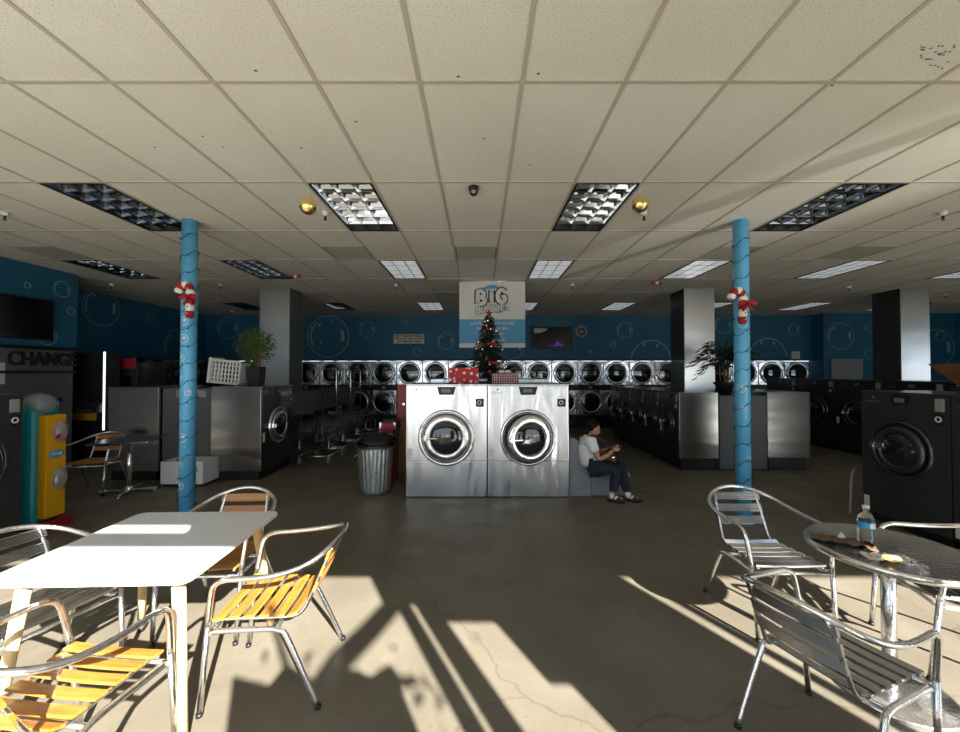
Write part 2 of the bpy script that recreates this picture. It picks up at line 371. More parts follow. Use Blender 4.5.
ps = MB().prism([(0.10, 0.1), (1.0, 0.1), (1.0, 1.86), (0.86, 1.80), (0.72, 1.84), (0.62, 1.74), (0.40, 1.86), (0.30, 1.76), (0.10, 1.80)], 1, YF + 0.035, YF + 0.04)
tag(obj('window_poster', ps, m_poster), 'large poster taped inside the storefront glass behind the camera', 'poster')
struct('ground_outside', MB().box((-40, -45, -0.2), (45, YF - 0.04, -0.10)).box((XR + 0.2, YF - 0.04, -0.2), (45, 20, -0.10)), m_pave)
# leaning tree outside the storefront whose shade falls on the floor
tr = thing('leaning_tree', 'leaning tree on the pavement outside the storefront', 'tree', (0, -1.7, -0.1))
mbt = MB().tube([(-0.3, 0, 0), (0.25, 0, 1.2), (1.05, 0.05, 2.45), (1.75, 0.1, 3.02), (2.5, 0.1, 3.8)], 0.07, radii=[0.10, 0.08, 0.065, 0.06, 0.05])
for q in ((1.3, 2.3), (0.8, 2.9), (1.6, 2.5), (0.6, 2.2)): mbt.tube([(1.05, 0.05, 2.4), ((1.05 + q[0]) / 2, 0.1, (2.45 + q[1]) / 2 + 0.05), (q[0], 0.2, q[1])], 0.02, 6)
obj('trunk', mbt, m_bark, tr)
lf = MB()
for i in range(320):
    q = random.choice(((1.3, 2.35), (1.5, 2.5), (0.9, 2.35), (2.3, 3.9), (1.1, 2.2)))
    c = Vector((q[0] + random.gauss(0, 0.13), 0.15 + random.gauss(0, 0.12), q[1] + random.gauss(0, 0.10)))
    R = Euler((random.uniform(0, 6), random.uniform(0, 6), random.uniform(0, 6))).to_matrix()
    lf.quad(*[c + R @ Vector(p) for p in ((-0.045, 0, 0), (0, -0.015, 0.004), (0.045, 0, 0), (0, 0.015, 0.004))])
tag(obj('foliage', lf, m_leaf, tr), kind='stuff')

# painted bubbles on the walls, one mural mesh per wall
def bubble(mb, C, U, V, Nn, r):
    def arc(r0, r1, a0, a1, n, cx=0, cy=0):
        prev = None
        for i in range(n + 1):
            t = a0 + (a1 - a0) * i / n
            p = [C + U * (cx + rr * math.cos(t)) + V * (cy + rr * math.sin(t)) + Nn for rr in (r0, r1)]
            if prev: mb.quad(prev[0], prev[1], p[1], p[0])
            prev = p
    w = max(0.035 * r, 0.012)
    arc(r - w, r, 0, 2 * PI, 40)
    arc(r * 0.80, r * 0.86, 2.2, 3.6, 10); arc(r * 0.62, r * 0.78, -0.35, 0.45, 8)
    arc(0, r * 0.07, 0, 2 * PI, 8, -r * 0.4, r * 0.55); arc(0, r * 0.05, 0, 2 * PI, 8, r * 0.15, r * 0.7)
mb = MB(); U = Vector((1, 0, 0)); V = Vector((0, 0, 1))
for px, py, r in ((328, 336, 21), (367, 329, 8), (317, 343, 5), (355, 384, 22), (446, 341, 8.5), (417, 351, 4), (511, 365, 13), (625, 330, 8), (613, 344, 3), (651, 360, 20), (724, 322, 9), (768, 357, 19), (794, 329, 5.5), (228, 328, 11), (236, 346, 3), (405, 322, 2.5), (590, 352, 2)):
    s_ = YB / F; c = Vector(((px - 480) * s_, YB - 0.006, 1.68 + (372 - py) * s_)); rr = r * s_
    if c.z + rr > CZ: c.z = CZ - rr - 0.01
    if c.z - rr < 2.03 and r < 15: c.z = 2.05 + rr
    if c.z - rr < 2.03:   # only the upper part shows above the dryers
        n = 40; w = 0.04 * rr; prev = None
        for i in range(n + 1):
            t = PI * i / n; p = [c + U * (q * math.cos(t)) + V * (q * math.sin(t)) for q in (rr - w, rr)]
            if prev and min(x.z for x in p + prev) > 2.04: mb.quad(prev[0], prev[1], p[1], p[0])
            prev = p
        for dx, dz in ((0.3, 0.72), (-0.35, 0.78)): mb.quad(*[c + U * (rr * (dx + a_)) + V * (rr * (dz + b_)) for a_, b_ in ((-.04, -.1), (.04, -.08), (.07, .08), (0, .1))])
    else: bubble(mb, c, U, V, Vector((0, 0, 0)), rr)
for px, py, r in ((841, 336, 13.5), (870, 328, 4.5), (870, 354, 5), (941, 336, 5), (936, 348, 19)):
    Y = YB - 0.406; s_ = Y / F; bubble(mb, Vector(((px - 480) * s_, Y, 1.68 + (372 - py) * s_)), U, V, Vector((0, 0, 0)), r * s_)
obj('bubble_mural', mb, m_bubble, wb)
mb = MB(); U = Vector((0, 1, 0))
for px, py, r in ((61, 289, 0.14), (70, 311, 0.07), (47, 347, 0.15), (26, 285, 0.05)):
    Y = -7.13 * F / (px - 480); bubble(mb, Vector((-7.13, Y, max(2.12 + r, 1.68 + (372 - py) * Y / F))), U, V, Vector((0.0, 0, 0)), r)
obj('bubble_mural', mb, m_bubble, wl); mb = MB()
for px, py, r in ((101, 307, 0.42), (176, 345, 0.42), (150, 318, 0.12)):
    Y = (XL + 0.01) * F / (px - 480); bubble(mb, Vector((XL + 0.008, Y, max(2.15, 1.68 + (372 - py) * Y / F))), U, V, Vector((0, 0, 0)), r)
obj('bubble_mural', mb, m_bubble, wr)
# grey door panel in the right wing of the back wall
s_ = (YB - 0.41) / F
dr = MB().box(((831 - 480) * s_, YB - 0.44, 0.0), ((862 - 480) * s_, YB - 0.40, 1.68 + 13 * s_), 0.006)
d1 = struct('door_1', dr, m_grey2)
obj('door_frame', MB().box(((829.5 - 480) * s_, YB - 0.425, 0.0), ((831 - 480) * s_, YB - 0.40, 2.10)).box(((862 - 480) * s_, YB - 0.425, 0.0), ((863.5 - 480) * s_, YB - 0.40, 2.10)).box(((829.5 - 480) * s_, YB - 0.425, 2.06), ((863.5 - 480) * s_, YB - 0.40, 2.10)), m_blue, d1)

# steel-clad columns
for i, (x0, x1, y0) in enumerate(((-4.47, -3.87, 7.9), (4.2, 4.82, 8.0), (8.65, 9.24, 8.0))):
    t = thing('clad_column', ['square column clad in dull grey steel behind the potted ficus', 'square steel-clad column behind the dark potted palm', 'square steel-clad column at the right, above the black washers'][i], 'column', ((x0 + x1) / 2, y0 + 0.3, 0))
    w = (x1 - x0) / 2
    obj('front_cladding', MB().box((-w, -0.3, 0), (w, -0.285, CZ)).box((-w + .02, 0.285, 0), (w, 0.3, CZ)), m_colsteel, t)
    obj('shaft', MB().box((-w, -0.285, 0), (w, 0.285, CZ)), m_char if i else m_grey, t)

# round blue poles with bubble stickers and a string of lights
def ring_on_pole(mb, R, ang, z, r, w):
    n = 16; prev = None
    for i in range(n + 1):
        t = 2 * PI * i / n; p = []
        for q in (r - w, r):
            a_ = ang + q * math.cos(t) / R; p.append(Vector((R * math.cos(a_), R * math.sin(a_), z + q * math.sin(t))))
        if prev: mb.quad(prev[0], prev[1], p[1], p[0])
        prev = p
for i, (px, Y) in enumerate(((188.5, 4.41), (742, 4.41))):
    x = (px - 480) / F * Y; R = 0.078
    side = 'left' if i == 0 else 'right'
    t = thing('support_pole', 'round blue pole with bubble stickers, ' + ('behind the white table' if i == 0 else 'behind the aluminium chair'), 'pole', (x, Y, 0))
    obj('shaft', MB().cyl((0, 0, 0), (0, 0, CZ), R, seg=40), m_pole, t)
    obj('collar', MB().lathe([(R, 0), (R + 0.03, 0), (R + 0.03, 0.012), (R, 0.012)], seg=32), m_pole, t)
    mb = MB(); rnd = random.Random(3 + i)
    zs = [0.42, 0.66, 0.95, 1.2, 1.45, 1.62, 1.84, 2.05, 2.25, 2.62] if i == 0 else [0.35, 0.72, 1.28, 1.5, 2.05, 2.22, 2.55]
    for k, z in enumerate(zs):
        a_ = -PI / 2 + rnd.uniform(-0.75, 0.75); r = rnd.choice((0.022, 0.035, 0.05))
        ring_on_pole(mb, R + 0.002, a_, z, r, 0.006); ring_on_pole(mb, R + 0.002, a_ + 0.1, z + 0.01, r * 0.35, r * 0.3)
        mb.sphere(((R + 0.001) * math.cos(a_ + .3), (R + 0.001) * math.sin(a_ + .3), z - 0.1), 0.007, u=6, v=4)
    obj('bubble_pattern', mb, m_white, t)
    s = thing('string_light', 'dark green string of fairy lights wound around the blue pole ' + ('behind the white table' if i == 0 else 'at the palm'), 'string lights', (x, Y, 0.0), group='string lights on the poles')
    turns = 15; pts = []; bl = MB()
    for k in range(turns * 12 + 1):
        a_ = 2 * PI * k / 12 + i; z = 0.15 + 3.1 * k / (turns * 12) + 0.02 * math.sin(k * 1.7); rr_ = R + 0.007
        pts.append((rr_ * math.cos(a_), rr_ * math.sin(a_), z))
        if k % 3 == 1: bl.tube([pts[-1], (pts[-1][0] * 1.16, pts[-1][1] * 1.16, z + rnd.uniform(-.025, .02))], 0.006, 6, smooth=0, radii=[0.007, 0.003])
    obj('cord', MB().tube(pts, 0.003, 5, smooth=0), m_cord, s)
    tag(obj('bulb', bl, m_cord, s), kind='stuff')

# plush candy canes hung on the poles
def candy_cane(x, Y, z, label):
    t = thing('candy_cane_ornament', label, 'ornament', (x, Y, z), group='candy canes on the poles')
    path = [(0.0, 0, -0.19), (0.0, 0, -0.12), (0.005, 0, -0.04), (0.008, 0, 0.04), (0.005, 0, 0.11), (-0.02, 0, 0.165), (-0.07, 0, 0.175), (-0.11, 0, 0.13), (-0.125, 0, 0.08)]
    for k in range(len(path) - 1):
        p, q = Vector(path[k]), Vector(path[k + 1]); mid = (p + q) / 2
        sg = MB(); sg.tube([p - (q - p) * 0.05, mid, q + (q - p) * 0.05], 0.04, 12, smooth=2, radii=[0.034, 0.046, 0.034])
        obj('red_stripe' if k % 2 == 0 else 'white_stripe', sg, m_redb if k % 2 == 0 else m_wfelt, t)
    b_ = MB()
    for s in (-1, 1): b_.sphere((0.02 + s * 0.055, -0.05, 0.03), 0.05, 1.1, 0.4, 0.55, M=Matrix.Rotation(s * 0.35, 4, 'Y'))
    b_.sphere((0.02, -0.065, 0.03), 0.022)
    for s in (-1, 1): b_.tube([(0.02, -0.05, 0.02), (0.02 + s * 0.05, -0.055, -0.06)], 0.012, 6, smooth=0)
    obj('bow', b_, m_redb, t)
    for zz in (-0.15, -0.08, 0.12): obj('button', MB().sphere((0.003, -0.045, zz), 0.011, u=8, v=6), m_gold, t)
candy_cane((189 - 480) / F * 4.27, 4.27, 1.68 + (372 - 300) / F * 4.27, 'red and white plush candy cane on the blue pole behind the white table')
candy_cane((743 - 480) / F * 4.27, 4.27, 1.68 + (372 - 306) / F * 4.27, 'red and white plush candy cane on the blue pole beside the palm')

# ------------------------------------------------------------------ ceiling fixtures
def fixture(c, r, lit):
    x0 = X0 + TW * c + 0.014; y0 = Y0 + TD * r + 0.014; w = TW - 0.028; d = TD - 0.028
    rowname = {1: 'front', 3: 'middle', 6: 'rear'}[r]
    allc = {1: cols_near, 3: cols_mid, 6: cols_far}[r]
    t = thing('ceiling_light', f'recessed ceiling light, {ordinal(allc.index(c))} from the left in the {rowname} row' + (', dark louvred' if not lit else ', pale glowing lens'), 'ceiling light', (x0, y0, CZ), group='recessed ceiling lights')
    h = 0.11
    obj('housing', MB().box((0, 0, h), (w, d, h + 0.005)).box((0, 0, 0), (0.006, d, h)).box((w - 0.006, 0, 0), (w, d, h)).box((0, 0, 0), (w, 0.006, h)).box((0, d - 0.006, 0), (w, d, h)), m_house if lit else m_char, t)
    obj('frame', MB().box((0, 0, -0.012), (0.018, d, 0.002)).box((w - 0.018, 0, -0.012), (w, d, 0.002)).box((0.018, 0, -0.012), (w - .018, 0.012, 0.002)).box((0.018, d - 0.012, -0.012), (w - .018, d, 0.002)), m_blk, t)
    lv = MB()
    def blade(p, q, thick0, thick1, ax):
        pass
    if not lit:
        for k in range(1, 3):                       # parabolic louvres: V-section blades, curved flanks
            x = w * k / 3
            lv.prism([(x - 0.004, 0.0), (x + 0.004, 0.0), (x + 0.012, 0.03), (x + 0.03, 0.062), (x - 0.03, 0.062), (x - 0.012, 0.03)], 1, 0.012, d - 0.012)
        for k in range(1, 6):
            y = d * k / 6
            lv.prism([(y - 0.004, 0.001), (y + 0.004, 0.001), (y + 0.012, 0.03), (y + 0.034, 0.061), (y - 0.034, 0.061), (y - 0.012, 0.03)], 0, 0.018, w - 0.018)
        for s in (0, 1):
            x = 0.018 if s == 0 else w - 0.018; sg = 1 if s == 0 else -1
            lv.prism([(x, 0.0), (x + sg * 0.01, 0.03), (x + sg * 0.03, 0.062), (x, 0.062)], 1, 0.012, d - 0.012)
        obj('louvre', lv, m_refl if lit is None else m_refl2, t, recalc=True)
        tb = MB()
        for k in range(3): tb.cyl((w * (k + 0.5) / 3, 0.03, 0.085), (w * (k + 0.5) / 3, d - 0.03, 0.085), 0.013, seg=10)
        obj('tube_lamp', tb, m_tubeon if lit is None else m_tubeoff, t)
    else:
        ln = MB().box((0.018, 0.012, 0.0), (w - 0.018, d - 0.012, 0.004))
        obj('lens', ln, m_lens, t)
        dv = MB()
        for k in (1, 2): dv.box((w * k / 3 - 0.008, 0.012, -0.006), (w * k / 3 + 0.008, d - 0.012, 0.0))
        for k in range(1, 4): dv.box((0.018, d * k / 4 - 0.008, -0.006), (w - .018, d * k / 4 + 0.008, 0.0))
        obj('louvre', dv, m_house, t)
for c in cols_near: fixture(c, 1, None if c in (-2, 2) else False)
for c in cols_mid: fixture(c, 3, False if c in (-10, -6) else True)
for c in cols_far: fixture(c, 6, False if c in (-10, -6) else True)
for i, (c, r) in enumerate(VENT):
    x0 = X0 + TW * c; y1 = Y0 + TD * (r + 1)
    t = thing('ceiling_vent', ['grey square ceiling vent, left of the dome camera row', 'grey square ceiling vent above the hanging banner', 'grey square ceiling vent just behind the blue pole with the palm', 'grey square ceiling vent furthest to the right', 'grey square ceiling vent furthest to the left'][i], 'ceiling vent', (x0, y1 - TW, CZ), group='ceiling vents')
    obj('grille', MB().box((0.02, 0.02, 0.0), (TW - 0.02, TW - 0.02, 0.01)), m_vent, t)
    g = MB()
    for k in range(12): g.box((0.03, 0.04 + k * 0.045, -0.006), (TW - 0.03, 0.048 + k * 0.045, 0.002))
    obj('slat', g, m_vent, t)
for i, (x, y) in enumerate(((-1.66, 4.16), (1.76, 4.16), (-5.1, 4.16), (4.97, 4.16), (-5.09, 7.62), (-1.64, 7.62), (1.81, 7.62), (7.4, 7.8), (-7.2, 7.6), (4.75, 11.0), (-7.0, 11.0), (10.3, 8.6))):
    t = thing('sprinkler_head', 'small white ceiling sprinkler ' + ['left of centre beside the gold ball in the front row', 'right of centre beside the gold ball in the front row', 'at the far left of the front row', 'at the far right of the front row', 'right of the left blue pole', 'in the middle row, left of the banner', 'in the middle row, right of the banner', 'over the right black washers', 'beside the left blue wall', 'close to the back wall near the palm', 'close to the back wall at far left', 'furthest to the right over the black washers'][i], 'sprinkler', (x, y, CZ), group='ceiling sprinklers')
    obj('escutcheon', MB().lathe([(0, 0), (0.036, 0), (0.034, -0.03), (0.016, -0.045), (0, -0.045)], seg=16), m_white, t)
    obj('head', MB().cyl((0, 0, -0.045), (0, 0, -0.075), 0.011, seg=8).cyl((0, 0, -0.085), (0, 0, -0.09), 0.018, seg=10).cyl((0.012, 0, -0.07), (0.008, 0, -0.088), 0.003, seg=4).cyl((-0.012, 0, -0.07), (-0.008, 0, -0.088), 0.003, seg=4), m_blk, t)
t = thing('dome_camera', 'small black dome security camera on the ceiling above the washers', 'camera', (-0.06, 3.6, CZ))
obj('mount', MB().lathe([(0, 0), (0.05, 0), (0.05, -0.02), (0.045, -0.03), (0, -0.03)]), m_blk, t)
obj('dome', MB().sphere((0, -0.005, -0.035), 0.044, 1, 1, 1.2), m_blkm, t)
obj('lens', MB().lathe([(0.0, 0.004), (0.012, 0.003), (0.02, 0)], M=TR(0, -0.045, -0.06) @ AX), m_grey2, t)
for i, (x, y, z) in enumerate(((-1.30, 2.93, 2.935), (1.24, 3.0, 2.98))):
    t = thing('gold_bauble', 'shiny gold ball hanging by a thread ' + ('left' if i == 0 else 'right') + ' of the dome camera', 'bauble', (x, y, z), group='gold baubles under the ceiling')
    obj('ball', MB().sphere((0, 0, 0), 0.064, u=32, v=20), m_gold, t)
    obj('cap', MB().cyl((0, 0, 0.06), (0, 0, 0.075), 0.012, seg=10), m_gold, t)
    obj('thread', MB().cyl((0, 0, 0.075), (0, 0, CZ - z), 0.0012, seg=4), m_white, t)
for i, (px, py, Y) in enumerate(((295, 276, 6.6), (657, 283, 6.9))):
    x = (px - 480) / F * Y; z = 1.68 + (372 - py) / F * Y
    t = thing('bow_ornament', 'small red and white bow hanging from the ceiling by the ' + ('grey steel column' if i == 0 else 'steel column at the palm'), 'ornament', (x, Y, z), group='small bows under the ceiling')
    obj('bow', MB().sphere((-0.05, 0, 0), 0.05, 1, .5, .6).sphere((0.05, 0, 0), 0.05, 1, .5, .6), m_redb, t)
    obj('knot', MB().sphere((0, -0.02, 0), 0.028), m_wfelt, t)
    obj('thread', MB().cyl((0, 0, 0.02), (0, 0, CZ - z), 0.0015, seg=4), m_white, t)

# ------------------------------------------------------------------ washers
def washer(name, label, cat, w, d, h, loc, rz, body_m, front_m, cz, r, group, base_h=0.0, glass_m=None, open_a=0.0, ringm=None, detail=True, side_label=True, lower=True, ring_scale=1.0, controls=True):
    """front faces local -y at y=0; x 0..w"""
    t = thing(name, label, cat, loc, rz, group)
    ringm = ringm or m_chrome; glass_m = glass_m or m_glassd
    cx = w / 2
    obj('body', MB().box((0.004, 0.02, base_h), (w - 0.004, d, h - 0.004), 0.008), body_m, t)
    if base_h: obj('plinth', MB().box((0.03, 0.06, 0), (w - 0.03, d - 0.04, base_h)), m_blk, t)
    zl = base_h + 0.38 * (h - base_h) * (0.84 if lower else 0)
    # upper front with round opening modelled as a frame ring over a panel
    fp = MB().box((0.004, 0.0, (zl + 0.004) if lower else base_h), (w - 0.004, 0.022, h - 0.02), 0.006)
    obj('front_panel', fp, front_m, t)
    if lower: obj('lower_panel', MB().box((0.004, 0.004, base_h + 0.01), (w - 0.004, 0.024, zl), 0.006), front_m, t)
    obj('top_panel', MB().box((0, -0.004, h - 0.02), (w, d, h), 0.006), body_m, t)
    # outer bezel
    M0 = TR(cx, 0, cz) @ AX
    rg = MB().lathe([(r * 0.88, 0.005), (r * 0.89, 0.026), (r * 0.95, 0.032), (r, 0.024), (r * 1.01, 0.0)], M=M0, seg=48)
    obj('bezel', rg, ringm, t)
    well = MB().lathe([(0, 0.003), (r * 0.87, 0.004)], M=M0, seg=40); obj('opening', well, m_blk, t)
    # door leaf, hinged at +x side
    hinge = Vector((cx + r * 0.84, -0.02, cz)); MD = TR(*hinge) @ RZ(open_a) @ TR(-r * 0.84, 0, 0) @ AX
    ra = r * 0.84
    dd = MB().lathe([(ra * 0.66, 0.012), (ra * 0.68, 0.036), (ra * 0.74, 0.044), (ra * 0.93, 0.036), (ra * 0.98, 0.022), (ra, 0.0), (ra * 0.98, -0.012), (ra * 0.66, -0.012)], M=MD, seg=48)
    door = obj('door', dd, ringm, t)
    obj('door_glass', MB().lathe([(0, 0.064), (ra * 0.2, 0.062), (ra * 0.4, 0.054), (ra * 0.58, 0.042), (ra * 0.69, 0.024)], M=MD, seg=40), glass_m, door)
    hm = MD @ TR(-ra * 0.84, 0, 0.05)
    obj('handle', MB().box((-0.028, -0.03, -0.008), (0.0, 0.045, 0.02), 0.006, M=hm).box((-0.05, -0.008, -0.004), (0.16 * ra / 0.35, 0.008, 0.012), 0.004, M=hm), m_chrome, door)
    if detail and controls:
        zt = h - 0.035; pw = w * 0.115
        cp = MB().prism([(cx - pw, zt), (cx + pw, zt), (cx + pw * 0.78, zt - 0.105 * h / 1.5), (cx - pw * 0.78, zt - 0.105 * h / 1.5)], 1, -0.012, 0.004)
        cpo = obj('control_panel', cp, m_blk, t, recalc=True)
        obj('display', MB().box((cx - pw * 0.55, -0.014, zt - 0.075 * h / 1.5), (cx + pw * 0.45, -0.011, zt - 0.025)), m_lcd, cpo)
        co = obj('coin_slot', MB().box((w * 0.865, -0.010, h - 0.17), (w * 0.955, 0.002, h - 0.045), 0.004), m_grey2 if body_m is not m_steel else m_steel, t)
        cc = obj('card_reader', MB().box((w * 0.86, -0.014, h - 0.30), (w * 0.96, 0.002, h - 0.195), 0.006), m_blk, t)
        obj('reader_ring', MB().lathe([(0.018, 0), (0.018, .004), (0.03, .004), (0.03, 0)], M=TR(w * 0.905, -0.014, h - 0.245) @ AX, seg=16), m_white, cc)
        lg = MB()      # small script mark and underline at the upper corner
        lg.tube([(0.05 + 0.02 * k, -0.002, h - 0.115 + 0.008 * math.sin(k * 2.3)) for k in range(9)], 0.0025, 4, smooth=3)
        lg.sphere((0.14, -0.002, h - 0.07), 0.012, 1, 0.2, 1, u=8, v=6)
        obj('maker_mark', lg, m_grey2, t)
    if detail:
        obj('sticker', MB().box((0.02, -0.003, zl + 0.03), (0.085, 0.001, zl + 0.17)), m_paper, t)
    return t
G1 = 'big stainless front loaders in the centre island'
YW = 5.24
m_ring = brushed('door_ring_steel', (0.78, 0.79, 0.80), 0.2, (4, 4, 4), 0.12, 2)
w1 = washer('washing_machine', 'large stainless front-loading washer with closed door, behind the trash can', 'washing machine', 1.09, 1.05, 1.515, (-0.995, YW, 0), 0, m_steel, m_steel, 0.80, 0.375, G1, ringm=m_ring)
w2 = washer('washing_machine', 'large stainless front-loading washer with its door ajar, beside the seated woman', 'washing machine', 1.09, 1.05, 1.515, (0.10, YW, 0), 0, m_steel, m_steel, 0.80, 0.375, G1, ringm=m_ring, open_a=math.radians(16))
# laundry inside the closed washer
m_cloth = noisy('tumbling_laundry', [(0.35, (0.02, 0.03, 0.05)), (0.5, (0.10, 0.16, 0.25)), (0.65, (0.35, 0.42, 0.5))], 9, 0.6)
for i, x in enumerate((-0.80, 0.22)):
    t = washer('washing_machine', 'stainless washer top showing behind the centre island, ' + ('left of the red gift' if i == 0 else 'right of the plaid gift'), 'washing machine', 0.92, 0.95, 1.565, (x + 0.92, YW + 2.04, 0), PI, m_steel, m_steel, 0.8, 0.33, 'washers on the back of the island', detail=False)
# left end machine facing the aisle: black front, steel side
GL = 'black-fronted washers at the row ends'
washer('washing_machine', 'black-fronted washer with steel side, below the potted ficus', 'washing machine', 0.98, 0.80, 1.45, (-3.38, 6.06, 0), PI / 2, m_steel2, m_blkm, 0.80, 0.30, GL, base_h=0.14)
washer('washing_machine', 'steel-sided washer end behind the small cafe table at the left', 'washing machine', 0.98, 0.80, 1.45, (-5.79, 7.04, 0), -PI / 2, m_steel2, m_blkm, 0.80, 0.30, GL, base_h=0.14)
def bulkhead(x0, x1, y0, y1, h, label, strip):
    t = thing('bulkhead_panel', label, 'panel', ((x0 + x1) / 2, y0, 0), 0, 'grey bulkheads between washer rows')
    w = (x1 - x0) / 2
    obj('panel', MB().box((-w, 0, 0.02), (w, y1 - y0, h), 0.006), m_grey, t)
    obj('kick_strip', MB().box((-w, 0.02, 0), (w, 0.08, 0.02)), m_blk, t)
    if strip: obj('name_strip', MB().box((-w + 0.22, -0.012, h - 0.14), (w - 0.10, 0, h - 0.03), 0.004), m_grey2, t)
    return t
bulkhead(-4.975, -4.19, 6.12, 7.7, 1.42, 'grey bulkhead panel behind the blue pole with the white box before it', True)
bulkhead(4.11, 4.92, 6.70, 7.95, 1.27, 'grey bulkhead panel directly behind the blue pole at the palm', False)
# right rows
GR = 'black washers along the right aisle'
first = washer('washing_machine', 'steel-sided black washer under the steel column, nearest end of its aisle row', 'washing machine', 0.68, 0.69, 1.33, (3.39, 7.36, 0), -PI / 2, m_steel2, m_blkm, 0.78, 0.22, GR, base_h=0.20, ringm=m_cring)
for k in range(1, 5): dup(first, (3.39, 7.36 + 0.68 * k, 0), -PI / 2, f'black washer facing the centre aisle, {ordinal(k)} behind the steel-sided end one' .replace('first behind', 'next behind'), GR)
second = washer('washing_machine', 'steel-ended washer right of the blue pole at the palm', 'washing machine', 0.68, 0.74, 1.335, (5.67, 6.70, 0), PI / 2, m_steel2, m_blkm, 0.78, 0.22, 'washers back to back with the aisle row', base_h=0.20, ringm=m_cring)
for k in range(1, 4):
    dup(second, (5.67, 6.70 + 0.68 * k, 0), PI / 2, f'black washer in the right-hand row, {ordinal(k)} place behind the steel-ended one', 'washers back to back with the aisle row')
third = washer('washing_machine', 'black washer across the right aisle, farthest back in its row', 'washing machine', 0.99, 0.9, 1.52, (7.6, 10.35, 0), -PI / 2, m_blkm, m_blkm, 0.84, 0.33, 'black washers of the far right row', base_h=0.12, ringm=m_cring)
for k in range(1, 5): dup(third, (7.6, 10.35 - k, 0), -PI / 2, f'black washer in the far right row, {ordinal(k)} one forward of the farthest back', 'black washers of the far right row')
GC = 'charcoal washers beside the seating'
fr_ = washer('washing_machine', 'charcoal front-loading washer behind the water bottle table', 'washing machine', 0.86, 0.88, 1.465, (4.45, 4.56, 0), -PI / 2, m_char, m_char, 0.86, 0.30, GC, base_h=0.10, ringm=m_cring, lower=False)
dup(fr_, (4.45, 3.69, 0), -PI / 2, 'charcoal washer cut off by the right edge, next to the water bottle table', GC)
dup(fr_, (-4.45, 2.95, 0), PI / 2, 'dark charcoal washer at the left edge beside the teal capsule machine', GC)
# lift the thin pale hinge arm at the machine's corner
tag(obj('folded_stand', MB().tube([(4.36, 4.62, 0.02), (4.42, 4.66, 0.42), (4.40, 4.60, 0.55)], 0.012, 8), m_grey2), 'thin grey folded stand leaning on the corner of the charcoal washer', 'stand')

# ------------------------------------------------------------------ stacked dryers in the back wall
def dryer(label, x, y, rz, silver, group):
    t = thing('stacked_dryer', label, 'dryer', (x, y, 0), rz, group)
    W = 0.77
    m = m_ring if silver else m_blkm
    obj('body', MB().box((0.003, 0.03, 0), (W - 0.003, 0.80, 2.0)), m_char, t)
    for k, (z0, z1) in enumerate(((1.30, 1.99), (0.40, 1.13))):
        fp = obj('front_panel', MB().box((0.006, 0, z0), (W - 0.006, 0.03, z1), 0.006), m, t)
        cz = (z0 + z1) / 2; M0 = TR(W / 2, 0, cz) @ AX
        dd = obj('door', MB().lathe([(0.26, 0.0), (0.27, 0.03), (0.29, 0.042), (0.325, 0.034), (0.34, 0.0)], M=M0, seg=36), m if silver else m_cring, t)
        obj('door_glass', MB().lathe([(0, 0.03), (0.15, 0.026), (0.265, 0.01)], M=M0, seg=32), m_glassd, dd)
        obj('handle', MB().box((W / 2 - 0.33, -0.06, cz - 0.05), (W / 2 - 0.29, -0.03, cz + 0.05), 0.006), m_chrome, dd)
    obj('control_panel', MB().box((0.006, -0.002, 1.14), (W - 0.006, 0.03, 1.29), 0.004), m_blk, t)
    obj('coin_slot', MB().box((W / 2 - 0.05, -0.02, 1.17), (W / 2 + 0.05, 0, 1.25), 0.004), m_grey2, t)
    obj('kick_plate', MB().box((0.006, 0.02, 0.02), (W - 0.006, 0.035, 0.39)), m_blk, t)
    return t
XD = (306.6 - 480) / F * 11.72 - 0.385
GD = 'silver stacked dryers along the back wall'
d0 = None
for k in range(20):
    lab = f'silver stacked dryer in the back wall, {ordinal(k)} from the left'
    x = XD + 0.775 * k
    if d0 is None: d0 = dryer(lab, x, YB - 0.1, 0, True, GD)
    else: dup(d0, (x, YB - 0.1, 0), 0, lab, GD)
b0 = None
for k in range(3):
    lab = f'black stacked dryer in the dim back left corner, {ordinal(k)} from the corner'
    x = XL + 0.25 + 0.775 * k
    if b0 is None: b0 = dryer(lab, x, YB - 0.1, 0, False, 'black stacked dryers in the left corner')
    else: dup(b0, (x, YB - 0.1, 0), 0, lab, 'black stacked dryers in the left corner')
for k in range(3):
    dup(b0, (-7.48, 8.7 + 0.775 * k, 0), PI / 2, f'black stacked dryer against the left recess wall, {ordinal(k)} behind the arcade cabinets', 'black stacked dryers along the left recess')
gpts = [( -5.5 + 0.13 * k, YB - 0.13 , 2.035 + 0.012 * math.sin(k * 1.9)) for k in range(int(15.2 / 0.13))]
gl = thing('garland', 'thin dark garland with tiny lights along the top of the dryers', 'garland')
obj('cord', MB().tube(gpts, 0.022, 5, smooth=0), m_cord, gl)
gb = MB(); rnd = random.Random(5)
for p in gpts[::3]: gb.sphere((p[0], p[1] - 0.02, p[2] + rnd.uniform(-.02, .02)), 0.010, u=6, v=4)
tag(obj('bulb', gb, m_grey2, gl), kind='stuff')

